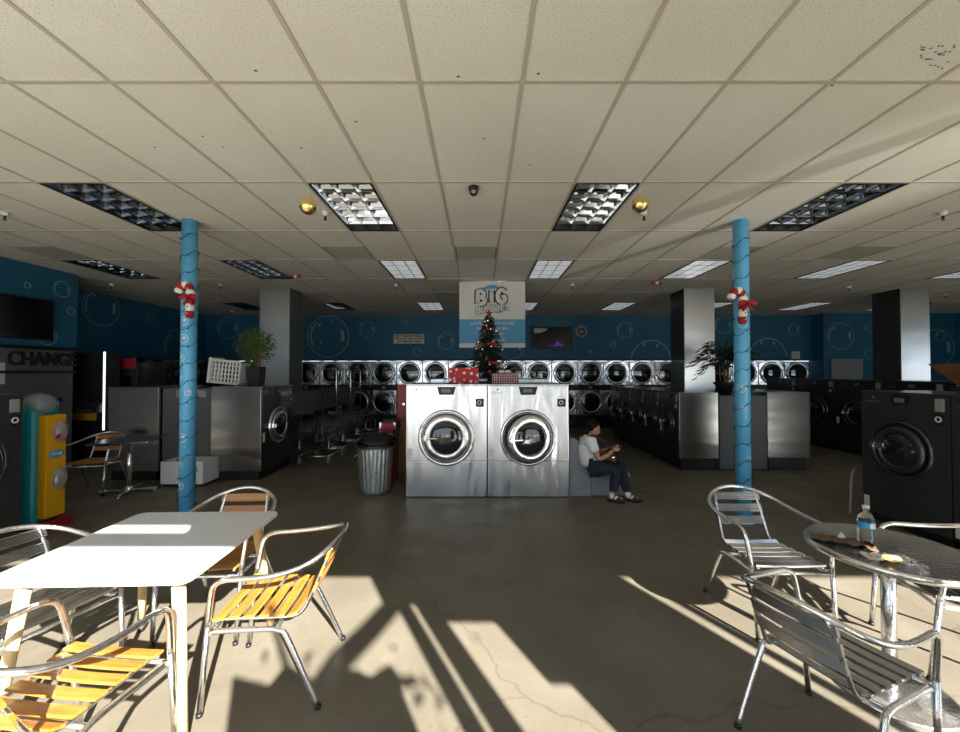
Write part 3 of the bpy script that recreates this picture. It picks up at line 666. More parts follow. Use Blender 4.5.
# ------------------------------------------------------------------ walls: signs, screens
def px2(px, py, Y): return ((px - 480) / F * Y, 1.68 + (372 - py) / F * Y)
Yw = YB - 0.02
x0, z1 = px2(393.5, 334, Yw); x1, z0 = px2(424, 343.5, Yw)
t = thing('notice_sign', 'white not responsible notice on the blue wall left of the banner', 'sign', ((x0 + x1) / 2, Yw, (z0 + z1) / 2))
obj('board', MB().box((x0 - (x0 + x1) / 2, -0.005, -(z1 - z0) / 2), (x1 - (x0 + x1) / 2, 0.015, (z1 - z0) / 2)), m_paper, t)
for k, s in enumerate(('NOT RESPONSIBLE', 'FOR LOST OR STOLEN', 'OR DAMAGED ITEMS')):
    text(s, (0.105, 0.088, 0.075)[k], m_ink, t, (0, -0.007, 0.085 - 0.085 * k), RX, 0.001, bold=0.002)
def tv(name, label, x, y, z, w, h, rz, glow):
    t = thing(name, label, 'television', (x, y, z), rz)
    obj('casing', MB().box((-w / 2, 0, -h / 2), (w / 2, 0.06, h / 2), 0.01), m_blk, t)
    s = obj('screen', MB().box((-w / 2 + 0.03, -0.003, -h / 2 + 0.03), (w / 2 - 0.03, 0.0, h / 2 - 0.03)), m_screen, t)
    if glow:
        obj('picture_glow', MB().prism([(-0.1 * w, -0.36 * h), (0.33 * w, -0.36 * h), (0.28 * w, -0.32 * h), (0.18 * w, -0.20 * h), (0.12 * w, -0.13 * h), (0.08 * w, -0.3 * h)], 1, -0.006, -0.004), m_purple, s)
        obj('picture_haze', MB().prism([(-0.44 * w, 0.42 * h), (-0.1 * w, 0.42 * h), (-0.15 * w, 0.3 * h), (-0.32 * w, 0.2 * h), (-0.44 * w, 0.22 * h)], 1, -0.006, -0.004), m_sgrey, s)
    obj('bracket', MB().box((-0.12, 0.06, -0.12), (0.12, 0.10, 0.12)), m_blk, t)
x0, z1 = px2(532, 326, 11.6); x1, z0 = px2(573, 349, 11.6)
tv('television', 'black television on the back wall right of the banner', (x0 + x1) / 2, 11.69, (z0 + z1) / 2, x1 - x0, z1 - z0, 0, True)
tv('television', 'large black television on the left blue wall', -7.03, 5.55, 2.52, 1.75, 0.66, PI / 2, False)
x0, z0 = px2(581.5, 331.5, Yw)
t = thing('wall_clock', 'round grey wall clock right of the back wall television', 'clock', (x0, Yw, z0))
obj('rim', MB().lathe([(0.11, 0), (0.115, 0.03), (0.17, 0.03), (0.185, 0)], M=AX), m_grey2, t)
obj('face', MB().lathe([(0, 0.012), (0.115, 0.012)], M=AX), m_char, t)
obj('hub_disc', MB().lathe([(0, 0.02), (0.06, 0.02)], M=AX), m_grey2, t)
x0, z0 = px2(796, 355, Yw)
t = thing('notice_sign', 'small white square notice on the blue wall above the last dryer', 'sign', (x0, Yw, z0))
obj('board', MB().box((-0.12, -0.004, -0.11), (0.12, 0.012, 0.11)), m_paper, t)
obj('print', MB().box((-0.08, -0.006, 0.02), (0.08, -0.004, 0.035)).box((-0.08, -0.006, -0.03), (0.05, -0.004, -0.02)), m_ink, t)

# hanging banner
x0, z1 = px2(459.3, 281, 7.32); x1, z0 = px2(525.3, 347.5, 7.32)
bw, bh = x1 - x0, z1 - z0
t = thing('hanging_banner', 'square white and blue shop banner hanging from the ceiling behind the christmas tree', 'banner', ((x0 + x1) / 2, 7.32, z0))
W2 = bw / 2
cl = obj('cloth', MB().box((-W2, 0, 0), (W2, 0.012, bh)), m_bannerw, t)
obj('blue_band', MB().box((-W2, -0.003, bh * 0.065), (W2, 0.0, bh * 0.425)), m_bannerb, t)
obj('hanging_rod', MB().cyl((-W2, 0.006, bh + 0.004), (W2, 0.006, bh + 0.004), 0.012, seg=10), m_alum, t)
obj('hanger_wire', MB().cyl((-W2 + .05, .006, bh), (-W2 + .05, .006, CZ - z0), 0.003, seg=5).cyl((W2 - .05, .006, bh), (W2 - .05, .006, CZ - z0), 0.003, seg=5), m_alum, t)
# logo: swoosh ring, white block letters with dark outline
sw = MB()
def arcband(mb, cx, cz, ra, rb, a0, a1, w, y):
    prev = None
    for i in range(25):
        a_ = a0 + (a1 - a0) * i / 24; ww = w * math.sin(PI * (i + 0.5) / 25) + 0.004
        p = [Vector((cx + (ra + s * ww) * math.cos(a_), y, cz + (rb + s * ww) * math.sin(a_))) for s in (-0.5, 0.5)]
        if prev: mb.quad(prev[0], prev[1], p[1], p[0])
        prev = p
arcband(sw, 0, bh * 0.74, 0.27, 0.22, 0.75, 2.5, 0.07, -0.004); arcband(sw, 0.03, bh * 0.72, 0.27, 0.24, -1.5, -0.25, 0.07, -0.004)
obj('logo_ring', sw, m_bannerb, t)
GL = {'B': [[(0, 0), (0, 1), (.5, .95), (.6, .75), (.45, .55), (.1, .52)], [(.1, .52), (.6, .45), (.7, .22), (.5, .02), (0, 0)]],
      'I': [[(.1, 0), (.1, 1)]], 'G': [[(.75, .8), (.45, 1), (.1, .8), (0, .5), (.1, .15), (.45, 0), (.75, .15), (.75, .42), (.45, .42)]],
      'U': [[(0, 1), (0, .3), (.15, .03), (.45, .03), (.6, .3), (.6, 1)]], 'L': [[(0, 1), (0, 0), (.5, 0)]],
      'E': [[(.5, 1), (0, 1), (0, 0), (.5, 0)], [(0, .5), (.42, .5)]], 'S': [[(.55, .88), (.3, 1), (.05, .8), (.12, .58), (.45, .45), (.55, .22), (.3, 0), (0, .12)]]}
def puffy(word, x, z, h, adv, r, tilt):
    for ch in word:
        for (m_, rr, y) in ((m_ink, r * 1.42, 0.0), (m_bannerw, r, -0.004)):
            mb = MB()
            for st in GL[ch]: mb.tube([(x + p * h * 0.75, 0, z + q * h + (x * tilt)) for p, q in st], rr, 8, smooth=2)
            bmesh.ops.scale(mb.bm, vec=(1, 0.12, 1), verts=mb.bm.verts[:]); bmesh.ops.translate(mb.bm, vec=(0, y - 0.004, 0), verts=mb.bm.verts[:])
            obj('logo_letter', mb, m_, t)
        x += adv * (0.55 if ch == 'I' else 1)
puffy('BIG', -0.27, bh * 0.675, 0.24, 0.24, 0.045, 0.08)
puffy('BUBBLES', -0.29, bh * 0.545, 0.11, 0.092, 0.019, 0.12)
for k, (s, sz) in enumerate((('LAUNDROMAT HOURS', 0.078), ('7 DAYS A WEEK  9PM', 0.062), ('LAST WASH 8PM', 0.055), ('6AM TO 9PM DAILY', 0.062))):
    text(s, sz, m_paper, t, (0, -0.005, bh * 0.365 - bh * 0.082 * k), RX, 0.0008)

# ------------------------------------------------------------------ gifts and the christmas tree on the island
TOP = 1.516
def gift(label, x, y, w, d, h, m, ribbon):
    t = thing('gift_box', label, 'gift', (x, y, TOP), 0, 'gifts under the christmas tree')
    obj('box', MB().box((-w / 2, -d / 2, 0), (w / 2, d / 2, h), 0.004), m, t)
    if ribbon:
        rb = MB().box((-w / 2 - .003, -0.02, 0), (w / 2 + .003, 0.02, h + .003))
        for s in (-1, 1): rb.sphere((s * 0.045, 0, h + 0.03), 0.045, 1, .5, .55)
        obj('ribbon', rb, m_wfelt, t)
gift('red gift box patterned with white figures beside the christmas tree', -0.23, 5.62, 0.42, 0.28, 0.225, m_gift, False)
gift('dark red plaid gift box with a pale bow beside the christmas tree', 0.36, 5.66, 0.36, 0.26, 0.14, m_plaid, True)
def xmas():
    t = thing('christmas_tree', 'small decorated artificial christmas tree standing on the stainless washers', 'christmas tree', (0.14, 6.02, TOP))
    H = 1.07
    obj('trunk', MB().tube([(0, 0, 0.0), (0.005, 0, H * 0.9)], 0.016, smooth=0), m_brown, t)
    obj('stand', MB().box((-0.16, -0.015, 0), (0.16, 0.015, 0.025)).box((-0.015, -0.16, 0), (0.015, 0.16, 0.025)).cyl((0, 0, 0.02), (0, 0, 0.10), 0.03), m_blk, t)
    mb = MB(); rnd = random.Random(11)
    for k in range(520):
        f = rnd.random() ** 0.75; z = 0.10 + (H - 0.14) * (1 - f) ; z = 0.12 + (H - 0.14) * k / 520
        R = 0.30 * (1 - (z - 0.10) / (H - 0.06)) ** 0.85 + 0.02
        R *= 0.85 + 0.3 * rnd.random()
        a_ = rnd.uniform(0, 2 * PI); tip = Vector((R * math.cos(a_), R * math.sin(a_), z - 0.02)); root = Vector((0, 0, z + R * 0.25))
        d_ = (tip - root); n_ = max(3, int(d_.length / 0.022)); side = d_.cross(Vector((0, 0, 1))).normalized()
        for q in range(n_):
            c = root + d_ * ((q + 1) / n_); l = 0.034
            for s in (-1, 1):
                e = c + side * s * l + d_.normalized() * l * 0.7 + Vector((0, 0, rnd.uniform(-.015, .02)))
                wv = d_.normalized() * 0.006 + Vector((0, 0, 0.005))
                mb.quad(c - wv, e, e + wv * 0.3, c + wv)
    tag(obj('foliage', mb, m_fir, t), kind='stuff')
    st = MB()
    for k in range(5):
        a_ = PI / 2 + 2 * PI * k / 5; 
        st.tube([(0, 0, H + 0.0), (0.06 * math.cos(a_), 0, H + 0.06 * math.sin(a_))], 0.02, 5, smooth=0, radii=[0.022, 0.003])
    obj('star_topper', st, m_redb, t)
    lb = MB()
    for k in range(34):
        z = 0.14 + 0.85 * rnd.random(); R = 0.29 * (1 - (z - 0.10) / (H - 0.06)) ** 0.85 + 0.02; a_ = rnd.uniform(0, 2 * PI)
        lb.sphere((R * math.cos(a_), R * math.sin(a_), z), 0.007, u=6, v=4)
    tag(obj('fairy_light', lb, m_led, t), kind='stuff')
    base = None
    for k in range(16):
        z = 0.16 + 0.8 * k / 16; R = 0.28 * (1 - (z - 0.10) / (H - 0.06)) ** 0.85 + 0.03; a_ = -PI / 2 + 1.1 * math.sin(k * 2.4)
        p = (0.14 + R * math.cos(a_), 5.95 + R * math.sin(a_), TOP + z)
        big = k % 3 != 1
        if base is None:
            base = thing('tree_bauble', 'small red bauble on the christmas tree', 'bauble', p, 0, 'red baubles on the christmas tree')
            obj('ball', MB().sphere((0, 0, 0), 0.022, u=12, v=8), m_red, base); obj('cap', MB().cyl((0, 0, 0.018), (0, 0, 0.03), 0.006, seg=6), m_gold, base)
        else: dup(base, p, 0, 'small red bauble on the christmas tree', 'red baubles on the christmas tree')
    for k, (dx, dz) in enumerate(((0.03, 0.58), (0.05, 0.30))):
        z = dz; R = 0.28 * (1 - (z - 0.10) / (H - 0.06)) ** 0.85 + 0.04
        b_ = thing('tree_bow', 'red bow on the christmas tree, ' + ('upper' if k == 0 else 'lower') + ' one', 'bow', (0.14 + dx, 5.95 - R, TOP + z), 0, 'bows on the christmas tree')
        obj('loop', MB().sphere((-0.04, 0, 0), 0.04, 1, .5, .6).sphere((0.04, 0, 0), 0.04, 1, .5, .6), m_redb, b_); obj('knot', MB().sphere((0, -.01, 0), .016), m_redb, b_)
xmas()

# ------------------------------------------------------------------ things round the island
t = thing('trash_can', 'ribbed galvanised trash can beside the stainless washers', 'trash can', (-1.47, 5.50, 0))
prof = [(0, 0.012), (0.19, 0.012), (0.205, 0.0), (0.215, 0.03)]
mb = MB(); seg = 120; rings = []
for (rb, z, rib) in ((0.205, 0.0, 0), (0.21, 0.05, 0), (0.212, 0.075, 1), (0.238, 0.60, 1), (0.24, 0.625, 0), (0.245, 0.655, 0), (0.257, 0.668, 0), (0.257, 0.682, 0), (0.24, 0.682, 0)):
    rings.append([mb.bm.verts.new(((rb + (0.007 * math.cos(k * 2 * PI / 5) * rib)) * math.cos(2 * PI * k / seg), (rb + (0.007 * math.cos(k * 2 * PI / 5) * rib)) * math.sin(2 * PI * k / seg), z)) for k in range(seg)])
for A, B in zip(rings, rings[1:]):
    for k in range(seg): f = mb.bm.faces.new((A[k], A[(k + 1) % seg], B[(k + 1) % seg], B[k])); f.smooth = True
mb.bm.faces.new(rings[0][::-1])
obj('can_body', mb, m_galv, t)
obj('side_handle', MB().tube([(-0.25, -0.05, 0.52), (-0.285, -0.05, 0.50), (-0.285, 0.05, 0.50), (-0.25, 0.05, 0.52)], 0.006, 6), m_galv, t)
obj('bin_liner', MB().lathe([(0.262, 0.645), (0.266, 0.685), (0.25, 0.69), (0.235, 0.66), (0.22, 0.4), (0, 0.35)], seg=40), m_blk, t)
obj('lid', MB().lathe([(0, 0.10), (0.12, 0.095), (0.22, 0.06), (0.255, 0.02), (0.258, 0.0), (0.0, 0.02)], M=TR(0.01, 0.10, 0.70) @ Matrix.Rotation(0.14, 4, 'X')), m_blk, t)
t = thing('red_canister', 'small red canister with two chrome bands behind the trash can', 'canister', (-1.42, 6.15, 0))
obj('tank', MB().box((-0.12, -0.1, 0.0), (0.12, 0.1, 0.90), 0.02), m_red, t)
obj('chrome_bar', MB().box((-0.135, -0.112, 0.5), (-0.105, -0.1, 0.9)).box((0.085, -0.112, 0.5), (0.115, -0.1, 0.9)), m_chrome, t)
obj('cap', MB().box((-0.1, -0.08, 0.9), (0.1, 0.08, 0.93), 0.01), m_blk, t)
t = thing('soap_vending_box', 'narrow red wall box at the end of the centre island', 'box', (-1.28, 6.6, 0))
obj('cabinet', MB().box((-0.09, -0.15, 0.88), (0.20, 0.15, 1.47), 0.008), m_red, t)
obj('lock', MB().cyl((0.02, -0.16, 1.15), (0.02, -0.15, 1.15), 0.018), m_chrome, t)
obj('post', MB().box((-0.05, -0.08, 0.0), (0.19, 0.1, 0.88)), m_tan, t)

# grey bench the woman sits on
t = thing('upholstered_bench', 'grey bench with sloping backrest beside the right stainless washer', 'bench', (1.21, 5.32, 0))
obj('backrest', MB().prism([(0.0, 0.0), (0.30, 0.0), (0.30, 0.33), (0.13, 0.74), (0.08, 0.775), (0.0, 0.775)], 1, 0.0, 0.95), m_bench, t, recalc=True)
obj('seat_base', MB().box((0.303, 0.0, 0.0), (0.80, 0.95, 0.25), 0.012), m_bench, t)
obj('seat_cushion', MB().box((0.303, -0.01, 0.252), (0.83, 0.95, 0.315), 0.02), m_bench, t)

# ------------------------------------------------------------------ seated woman
def skin(name, verts, edges, radii, m, parent, sub=2, root=0):
    me = bpy.data.meshes.new(name); me.from_pydata([Vector(v) for v in verts], edges, []); me.materials.append(m)
    o = bpy.data.objects.new(name, me); link(o, parent)
    s = o.modifiers.new('skin', 'SKIN'); s.use_smooth_shade = True
    for i, r in enumerate(radii):
        r = r if isinstance(r, tuple) else (r, r); me.skin_vertices[0].data[i].radius = r
        me.skin_vertices[0].data[i].use_root = (i == root)
    s2 = o.modifiers.new('sub', 'SUBSURF'); s2.levels = sub; s2.render_levels = sub
    return o
def chain(n, start=0): return [(i, i + 1) for i in range(start, start + n - 1)]
P = thing('person', 'person in white shirt and dark trousers sitting on the grey bench, holding a phone', 'person', (0, 0, 0))
# near side y smaller.  hip / torso / neck / head / limbs
V_ = [(1.50, 5.33, 0.42), (1.47, 5.33, 0.56), (1.455, 5.33, 0.68), (1.465, 5.33, 0.775), (1.495, 5.33, 0.83), (1.525, 5.325, 0.865),
      (1.465, 5.20, 0.765), (1.52, 5.155, 0.64), (1.56, 5.14, 0.53), (1.68, 5.17, 0.575), (1.775, 5.21, 0.635),      # near arm
      (1.465, 5.46, 0.765), (1.53, 5.50, 0.64), (1.58, 5.50, 0.54), (1.70, 5.42, 0.59), (1.80, 5.34, 0.645),        # far arm
      (1.54, 5.25, 0.41), (1.67, 5.20, 0.40), (1.79, 5.17, 0.380), (1.76, 5.13, 0.22), (1.71, 5.08, 0.07), (1.79, 5.03, 0.035),
      (1.54, 5.41, 0.41), (1.70, 5.38, 0.40), (1.90, 5.30, 0.385), (1.92, 5.20, 0.22), (1.93, 5.11, 0.07), (2.01, 5.06, 0.035)]
E_ = [(0, 1), (1, 2), (2, 3), (3, 4), (4, 5), (3, 6), (6, 7), (7, 8), (8, 9), (9, 10), (3, 11), (11, 12), (12, 13), (13, 14), (14, 15),
      (0, 16), (16, 17), (17, 18), (18, 19), (19, 20), (20, 21), (0, 22), (22, 23), (23, 24), (24, 25), (25, 26), (26, 27)]
R_ = [0.11, 0.10, 0.10, 0.085, 0.045, 0.045, 0.05, 0.042, 0.036, 0.032, 0.022, 0.05, 0.042, 0.036, 0.032, 0.022,
      0.08, 0.075, 0.058, 0.048, 0.032, 0.026, 0.08, 0.075, 0.058, 0.048, 0.032, 0.026]
body = skin('body', V_, E_, R_, m_skin, P)
# head
hd = MB(); HC = Vector((1.545, 5.325, 0.915)); tilt = Matrix.Rotation(0.30, 4, 'Y')
def HT(p): return HC + (tilt @ Vector(p))
hd.sphere(HC, 0.083, 1.0, 0.88, 1.12, M=tilt, u=24, v=16)
hd.sphere(HT((0.022, 0, -0.05)), 0.056, 1.0, 0.95, 0.95, M=tilt)
hd.sphere(HT((0.088, 0, -0.018)), 0.017, 1.1, 0.75, 1.2, M=tilt)
hd.sphere(HT((0.062, 0.03, -0.03)), 0.028, 0.9, 1, 1); hd.sphere(HT((0.062, -0.03, -0.03)), 0.028, 0.9, 1, 1)
for s in (-1, 1): hd.sphere(HT((-0.002, s * 0.075, -0.012)), 0.022, 0.8, 0.35, 1.2, M=tilt)
head = obj('head', hd, m_skin, P)
ey = MB()
for s in (-1, 1): ey.sphere(HT((0.074, s * 0.031, 0.012)), 0.010, 0.6, 1.2, 0.45); ey.tube([HT((0.078, s * 0.018, 0.032)), HT((0.072, s * 0.045, 0.033))], 0.003, 5, smooth=0)
obj('eyes', ey, m_hair, head)
obj('mouth', MB().sphere(HT((0.076, 0, -0.052)), 0.014, 0.55, 1.3, 0.45), m_lip, head)
hr = MB(); hr.sphere(HT((-0.036, 0, 0.024)), 0.090, 0.98, 0.96, 1.0, M=tilt, u=24, v=16); hr.sphere(HT((-0.075, 0, 0.02)), 0.045); 
hr.tube([HT((-0.05, 0, 0.0)), HT((-0.085, 0, -0.06)), HT((-0.09, 0.0, -0.15)), HT((-0.06, 0, -0.22))], 0.04, 10, radii=[0.06, 0.05, 0.035, 0.012])
for s in (-1, 1): hr.tube([HT((0.045, s * 0.035, 0.080)), HT((0.01, s * 0.070, 0.055)), HT((-0.04, s * 0.078, 0.0))], 0.014, 8)
obj('hair', hr, m_hair, P)
# shirt: torso and short sleeves
SV = [(1.505, 5.33, 0.40), (1.475, 5.33, 0.50), (1.455, 5.33, 0.62), (1.455, 5.33, 0.71), (1.468, 5.33, 0.78), (1.485, 5.33, 0.81),
      (1.465, 5.20, 0.765), (1.505, 5.165, 0.67), (1.525, 5.155, 0.615), (1.465, 5.46, 0.765), (1.51, 5.495, 0.67), (1.53, 5.50, 0.615)]
skin('shirt', SV, [(0, 1), (1, 2), (2, 3), (3, 4), (4, 5), (4, 6), (6, 7), (7, 8), (4, 9), (9, 10), (10, 11)],
     [(0.14, 0.135), (0.14, 0.135), (0.135, 0.14), (0.13, 0.14), (0.11, 0.12), 0.07, 0.080, 0.068, 0.066, 0.080, 0.068, 0.066], m_shirt, P)
PV = [(1.505, 5.33, 0.40), (1.54, 5.25, 0.405), (1.67, 5.20, 0.40), (1.80, 5.17, 0.385), (1.79, 5.15, 0.31), (1.755, 5.125, 0.20), (1.72, 5.09, 0.10),
      (1.54, 5.41, 0.405), (1.70, 5.38, 0.40), (1.90, 5.30, 0.385), (1.915, 5.27, 0.31), (1.92, 5.19, 0.20), (1.93, 5.12, 0.10)]
skin('trousers', PV, [(0, 1), (1, 2), (2, 3), (3, 4), (4, 5), (5, 6), (0, 7), (7, 8), (8, 9), (9, 10), (10, 11), (11, 12)],
     [0.125, 0.105, 0.100, 0.088, 0.078, 0.064, 0.056, 0.105, 0.100, 0.090, 0.080, 0.064, 0.056], m_jean, P)
# shoes
for (x, y) in ((1.71, 5.08), (1.93, 5.11)):
    sh = MB().sphere((x + 0.065, y - 0.035, 0.03), 0.05, 2.1, 0.9, 0.62, M=RZ(-0.5)).box((x - 0.06, y - 0.03, 0.0), (x + 0.05, y + 0.03, 0.035), 0.01, M=None)
    so = obj('shoe', sh, m_blk, P)
    obj('shoe_strap', MB().tube([(x + 0.02, y - 0.055, 0.045), (x + 0.05, y - 0.03, 0.075), (x + 0.06, y + 0.005, 0.05)], 0.010, 6).sphere((x + 0.10, y - 0.06, 0.058), 0.012), m_paper, so)
    obj('sock', MB().cyl((x, y, 0.045), (x, y, 0.11), 0.036, 0.034), m_paper, P)
# hands: palm with five curled fingers round the phone
ph = Vector((1.86, 5.27, 0.665))
for (wx, wy, wz, s) in ((1.775, 5.21, 0.635, 1), (1.80, 5.34, 0.645, -1)):
    hb = MB(); w_ = Vector((wx, wy, wz)); c = w_ + Vector((0.045, s * 0.018, 0.008))
    hb.sphere(c, 0.034, 1.15, 0.55, 0.85)
    for k in range(4):
        b0_ = c + Vector((0.026, s * 0.0, 0.018 - 0.012 * k)); ln = (0.036, 0.040, 0.037, 0.030)[k]
        hb.tube([b0_, b0_ + Vector((ln * 0.55, s * 0.010, 0.002)), b0_ + Vector((ln * 0.85, s * 0.026, 0.003))], 0.008, 7, radii=[0.009, 0.008, 0.006])
    hb.tube([c + Vector((-0.005, s * 0.01, 0.02)), c + Vector((0.02, s * 0.022, 0.036)), c + Vector((0.042, s * 0.026, 0.036))], 0.009, 7, radii=[0.011, 0.009, 0.007])
    obj('hand', hb, m_skin, body)
t = thing('mobile_phone', 'dark phone held in the hands of the seated person', 'phone', (1.875, 5.275, 0.655), 0)
t.rotation_euler = (0, -0.9, 0)
obj('casing', MB().box((-0.035, -0.045, -0.004), (0.045, 0.05, 0.004), 0.003), m_blk, t)
obj('screen', MB().box((-0.031, -0.041, 0.004), (0.041, 0.046, 0.005)), m_screen, t)
t = thing('black_handbag', 'black handbag on the lap of the seated person', 'bag', (1.76, 5.27, 0.46))
obj('bag_body', MB().sphere((0, 0, 0.06), 0.11, 1.0, 0.75, 1.05, u=20, v=12), m_blk, t)
obj('strap', MB().tube([(0.0, 0.0, 0.16), (-0.10, -0.03, 0.28), (-0.20, -0.03, 0.36), (-0.27, 0.05, 0.36)], 0.010, 6), m_blk, t)
obj('buckle', MB().box((-0.01, -0.088, 0.085), (0.02, -0.08, 0.093)), m_gold, t)

# ------------------------------------------------------------------ left side: change wall, capsule machine, cabinets
t = thing('change_machine', 'dark grey change machine wall with CHANGE letters under the left television', 'change machine', (-7.105, 6.35, 0), PI / 2)
obj('cabinet', MB().box((-1.6, 0.0, 0.0), (0.46, 0.06, 2.04), 0.008), m_grey, t)
obj('ledge', MB().box((-1.6, -0.05, 1.66), (0.46, 0.0, 1.70)), m_blk, t)
obj('bill_slot', MB().box((-0.35, -0.02, 1.18), (-0.12, 0, 1.25), 0.004).box((0.05, -0.02, 1.18), (0.28, 0, 1.25), 0.004), m_blk, t)
obj('coin_tray', MB().box((-0.3, -0.06, 0.80), (0.25, 0, 0.86), 0.01), m_blk, t)
obj('notice', MB().box((-0.95, -0.006, 1.50), (-0.52, 0, 1.82)), m_paper, t)
text('CHANGE', 0.30, m_ink, t, (0.0, -0.012, 1.88), (PI / 2, 0, 0), 0.01, bold=0.008, sx=0.80)
text('CHANGE', 0.07, m_ink, t, (-0.73, -0.009, 1.74), (PI / 2, 0, 0), 0.001)
# teal and yellow capsule machine
t = thing('capsule_machine', 'teal and yellow capsule toy machine on a red base beside the charcoal washer', 'vending machine', (-4.77, 4.15, 0))
mb = MB(); pr = []
for k in range(13): a_ = PI + PI * k / 12; pr.append((0.10 * math.cos(a_) + 0.01, 0.09 * math.sin(a_)))
mb.prism(pr + [(0.11, 0.17), (-0.09, 0.17)], 2, 0.10, 1.345); tb = obj('tower', mb, m_teal, t, recalc=True)
obj('slot', MB().box((-0.05, -0.106, 1.02), (-0.025, -0.09, 1.12)).box((-0.05, -0.106, 0.52), (-0.025, -0.09, 0.62)), m_blk, tb)
for s_f in tb.data.polygons: s_f.use_smooth = False
yl = obj('side_panel', MB().box((0.112, -0.03, 0.13), (0.20, 0.17, 1.22), 0.01), m_yel, t)
for z in (1.04, 0.53):
    dm = obj('capsule_dome', MB().sphere((0.195, 0.10, z), 0.085, 0.85, 0.9, 1.45, u=24, v=16), m_smoke, t)
    cp = MB(); rnd = random.Random(int(z * 100))
    for k in range(7): cp.sphere((0.225 + rnd.uniform(-.01, .015), 0.09 + rnd.uniform(-.04, .03), z - 0.05 + rnd.uniform(-.02, .03)), 0.02, u=8, v=6)
    tag(obj('capsule', cp, m_redb, t), kind='stuff')
obj('round_badge', MB().lathe([(0, 0.004), (0.06, 0.004), (0.062, 0)], M=TR(0.203, 0.07, 0.80) @ Matrix.Rotation(PI / 2, 4, 'Y') @ Matrix.Diagonal((0.7, 1.3, 1, 1))), m_lblue, t)
text('Fruit', 0.05, m_paper, t, (0.212, 0.07, 0.80), (PI / 2, 0, PI / 2), 0.001, name='badge_lettering', bold=0.002)
obj('clear_hood', MB().sphere((0.03, 0.05, 1.33), 0.14, 1.05, 1.0, 0.9, u=24, v=16), m_smoke, t)
obj('base', MB().box((-0.12, -0.11, 0), (0.23, 0.22, 0.10), 0.01), m_red, t)
# arcade cabinets in the recess
t = thing('arcade_cabinet', 'black arcade cabinet with a bright white lit corner strip', 'arcade cabinet', (-7.28, 7.13, 0))
obj('cabinet', MB().box((-0.45, 0, 0), (0.42, 0.30, 2.03), 0.01), m_blkm, t)
obj('light_strip', MB().box((0.41, -0.02, 0.62), (0.435, 0.0, 2.05)), m_led, t)
obj('yellow_sticker', MB().box((-0.2, -0.006, 0.80), (0.28, 0, 0.96)), m_yel, t)
obj('control_deck', MB().prism([(-0.20, 1.02), (0, 1.12), (0, 0.95), (-0.20, 0.95)], 0, -0.4, 0.4), m_char, t, recalc=True)
t = thing('arcade_cabinet', 'black arcade cabinet with a dull red marquee behind the lit one', 'arcade cabinet', (-7.03, 7.55, 0))
obj('cabinet', MB().box((-0.45, 0, 0), (0.40, 0.7, 1.88), 0.01), m_blkm, t)
obj('marquee', MB().box((-0.2, -0.02, 1.74), (0.38, 0.0, 1.95), 0.01), m_red, t)
obj('screen', MB().box((-0.3, -0.008, 1.2), (0.3, 0, 1.6)), m_screen, t)
t = thing('small_sign', 'small pale sign plates on the dark recess machines', 'sign', (-7.598, 9.0, 1.5), PI / 2)
for k in range(2): obj('plate', MB().prism([(0.0 + 0.10 * k, 0.0), (0.07 + 0.1 * k, 0.0), (0.09 + 0.1 * k, 0.16), (0.02 + 0.1 * k, 0.16)], 1, -0.13, -0.12).prism([(0.0 + 0.10 * k, -0.22), (0.07 + 0.1 * k, -0.22), (0.09 + 0.1 * k, -0.10), (0.02 + 0.1 * k, -0.10)], 1, -0.13, -0.12), m_grey2, t)
# white box before the bulkhead
t = thing('white_crate', 'off-white low box on the floor in front of the grey bulkhead', 'box', (-4.36, 5.72, 0))
obj('carton', MB().box((-0.31, 0, 0.04), (0.31, 0.36, 0.37), 0.006), m_paper, t)
obj('underside', MB().box((-0.28, 0.03, 0.0), (0.28, 0.33, 0.04)), m_blk, t)

# laundry basket on the left row
t = thing('laundry_basket', 'white plastic laundry basket lying on its side on the washer row', 'laundry basket', (-4.19, 6.40, 1.482), 0)
t.rotation_euler = (0, 0.10, 0.05)
mb = MB(); Wb, Hb = 0.22, 0.40
for (z) in (0.02, 0.38): mb.box((-Wb, -0.02, z - 0.02), (Wb, 0.0, z + 0.02), 0.006)
for k in range(9):
    x = -Wb + 2 * Wb * k / 8; mb.box((x - 0.014, -0.016, 0.02), (x + 0.014, -0.004, 0.38))
for k in range(1, 5): mb.box((-Wb, -0.015, 0.02 + 0.072 * k - 0.009), (Wb, -0.005, 0.02 + 0.072 * k + 0.009))
obj('slotted_wall', mb, m_white, t)
obj('rim', MB().box((-Wb - 0.05, -0.05, 0.0), (-Wb, 0.32, 0.42), 0.02), m_white, t)
obj('basket_bottom', MB().box((Wb, -0.0, 0.03), (Wb + 0.015, 0.30, 0.37), 0.004).box((-Wb, 0.0, 0.0), (Wb, 0.30, 0.012)), m_white, t)

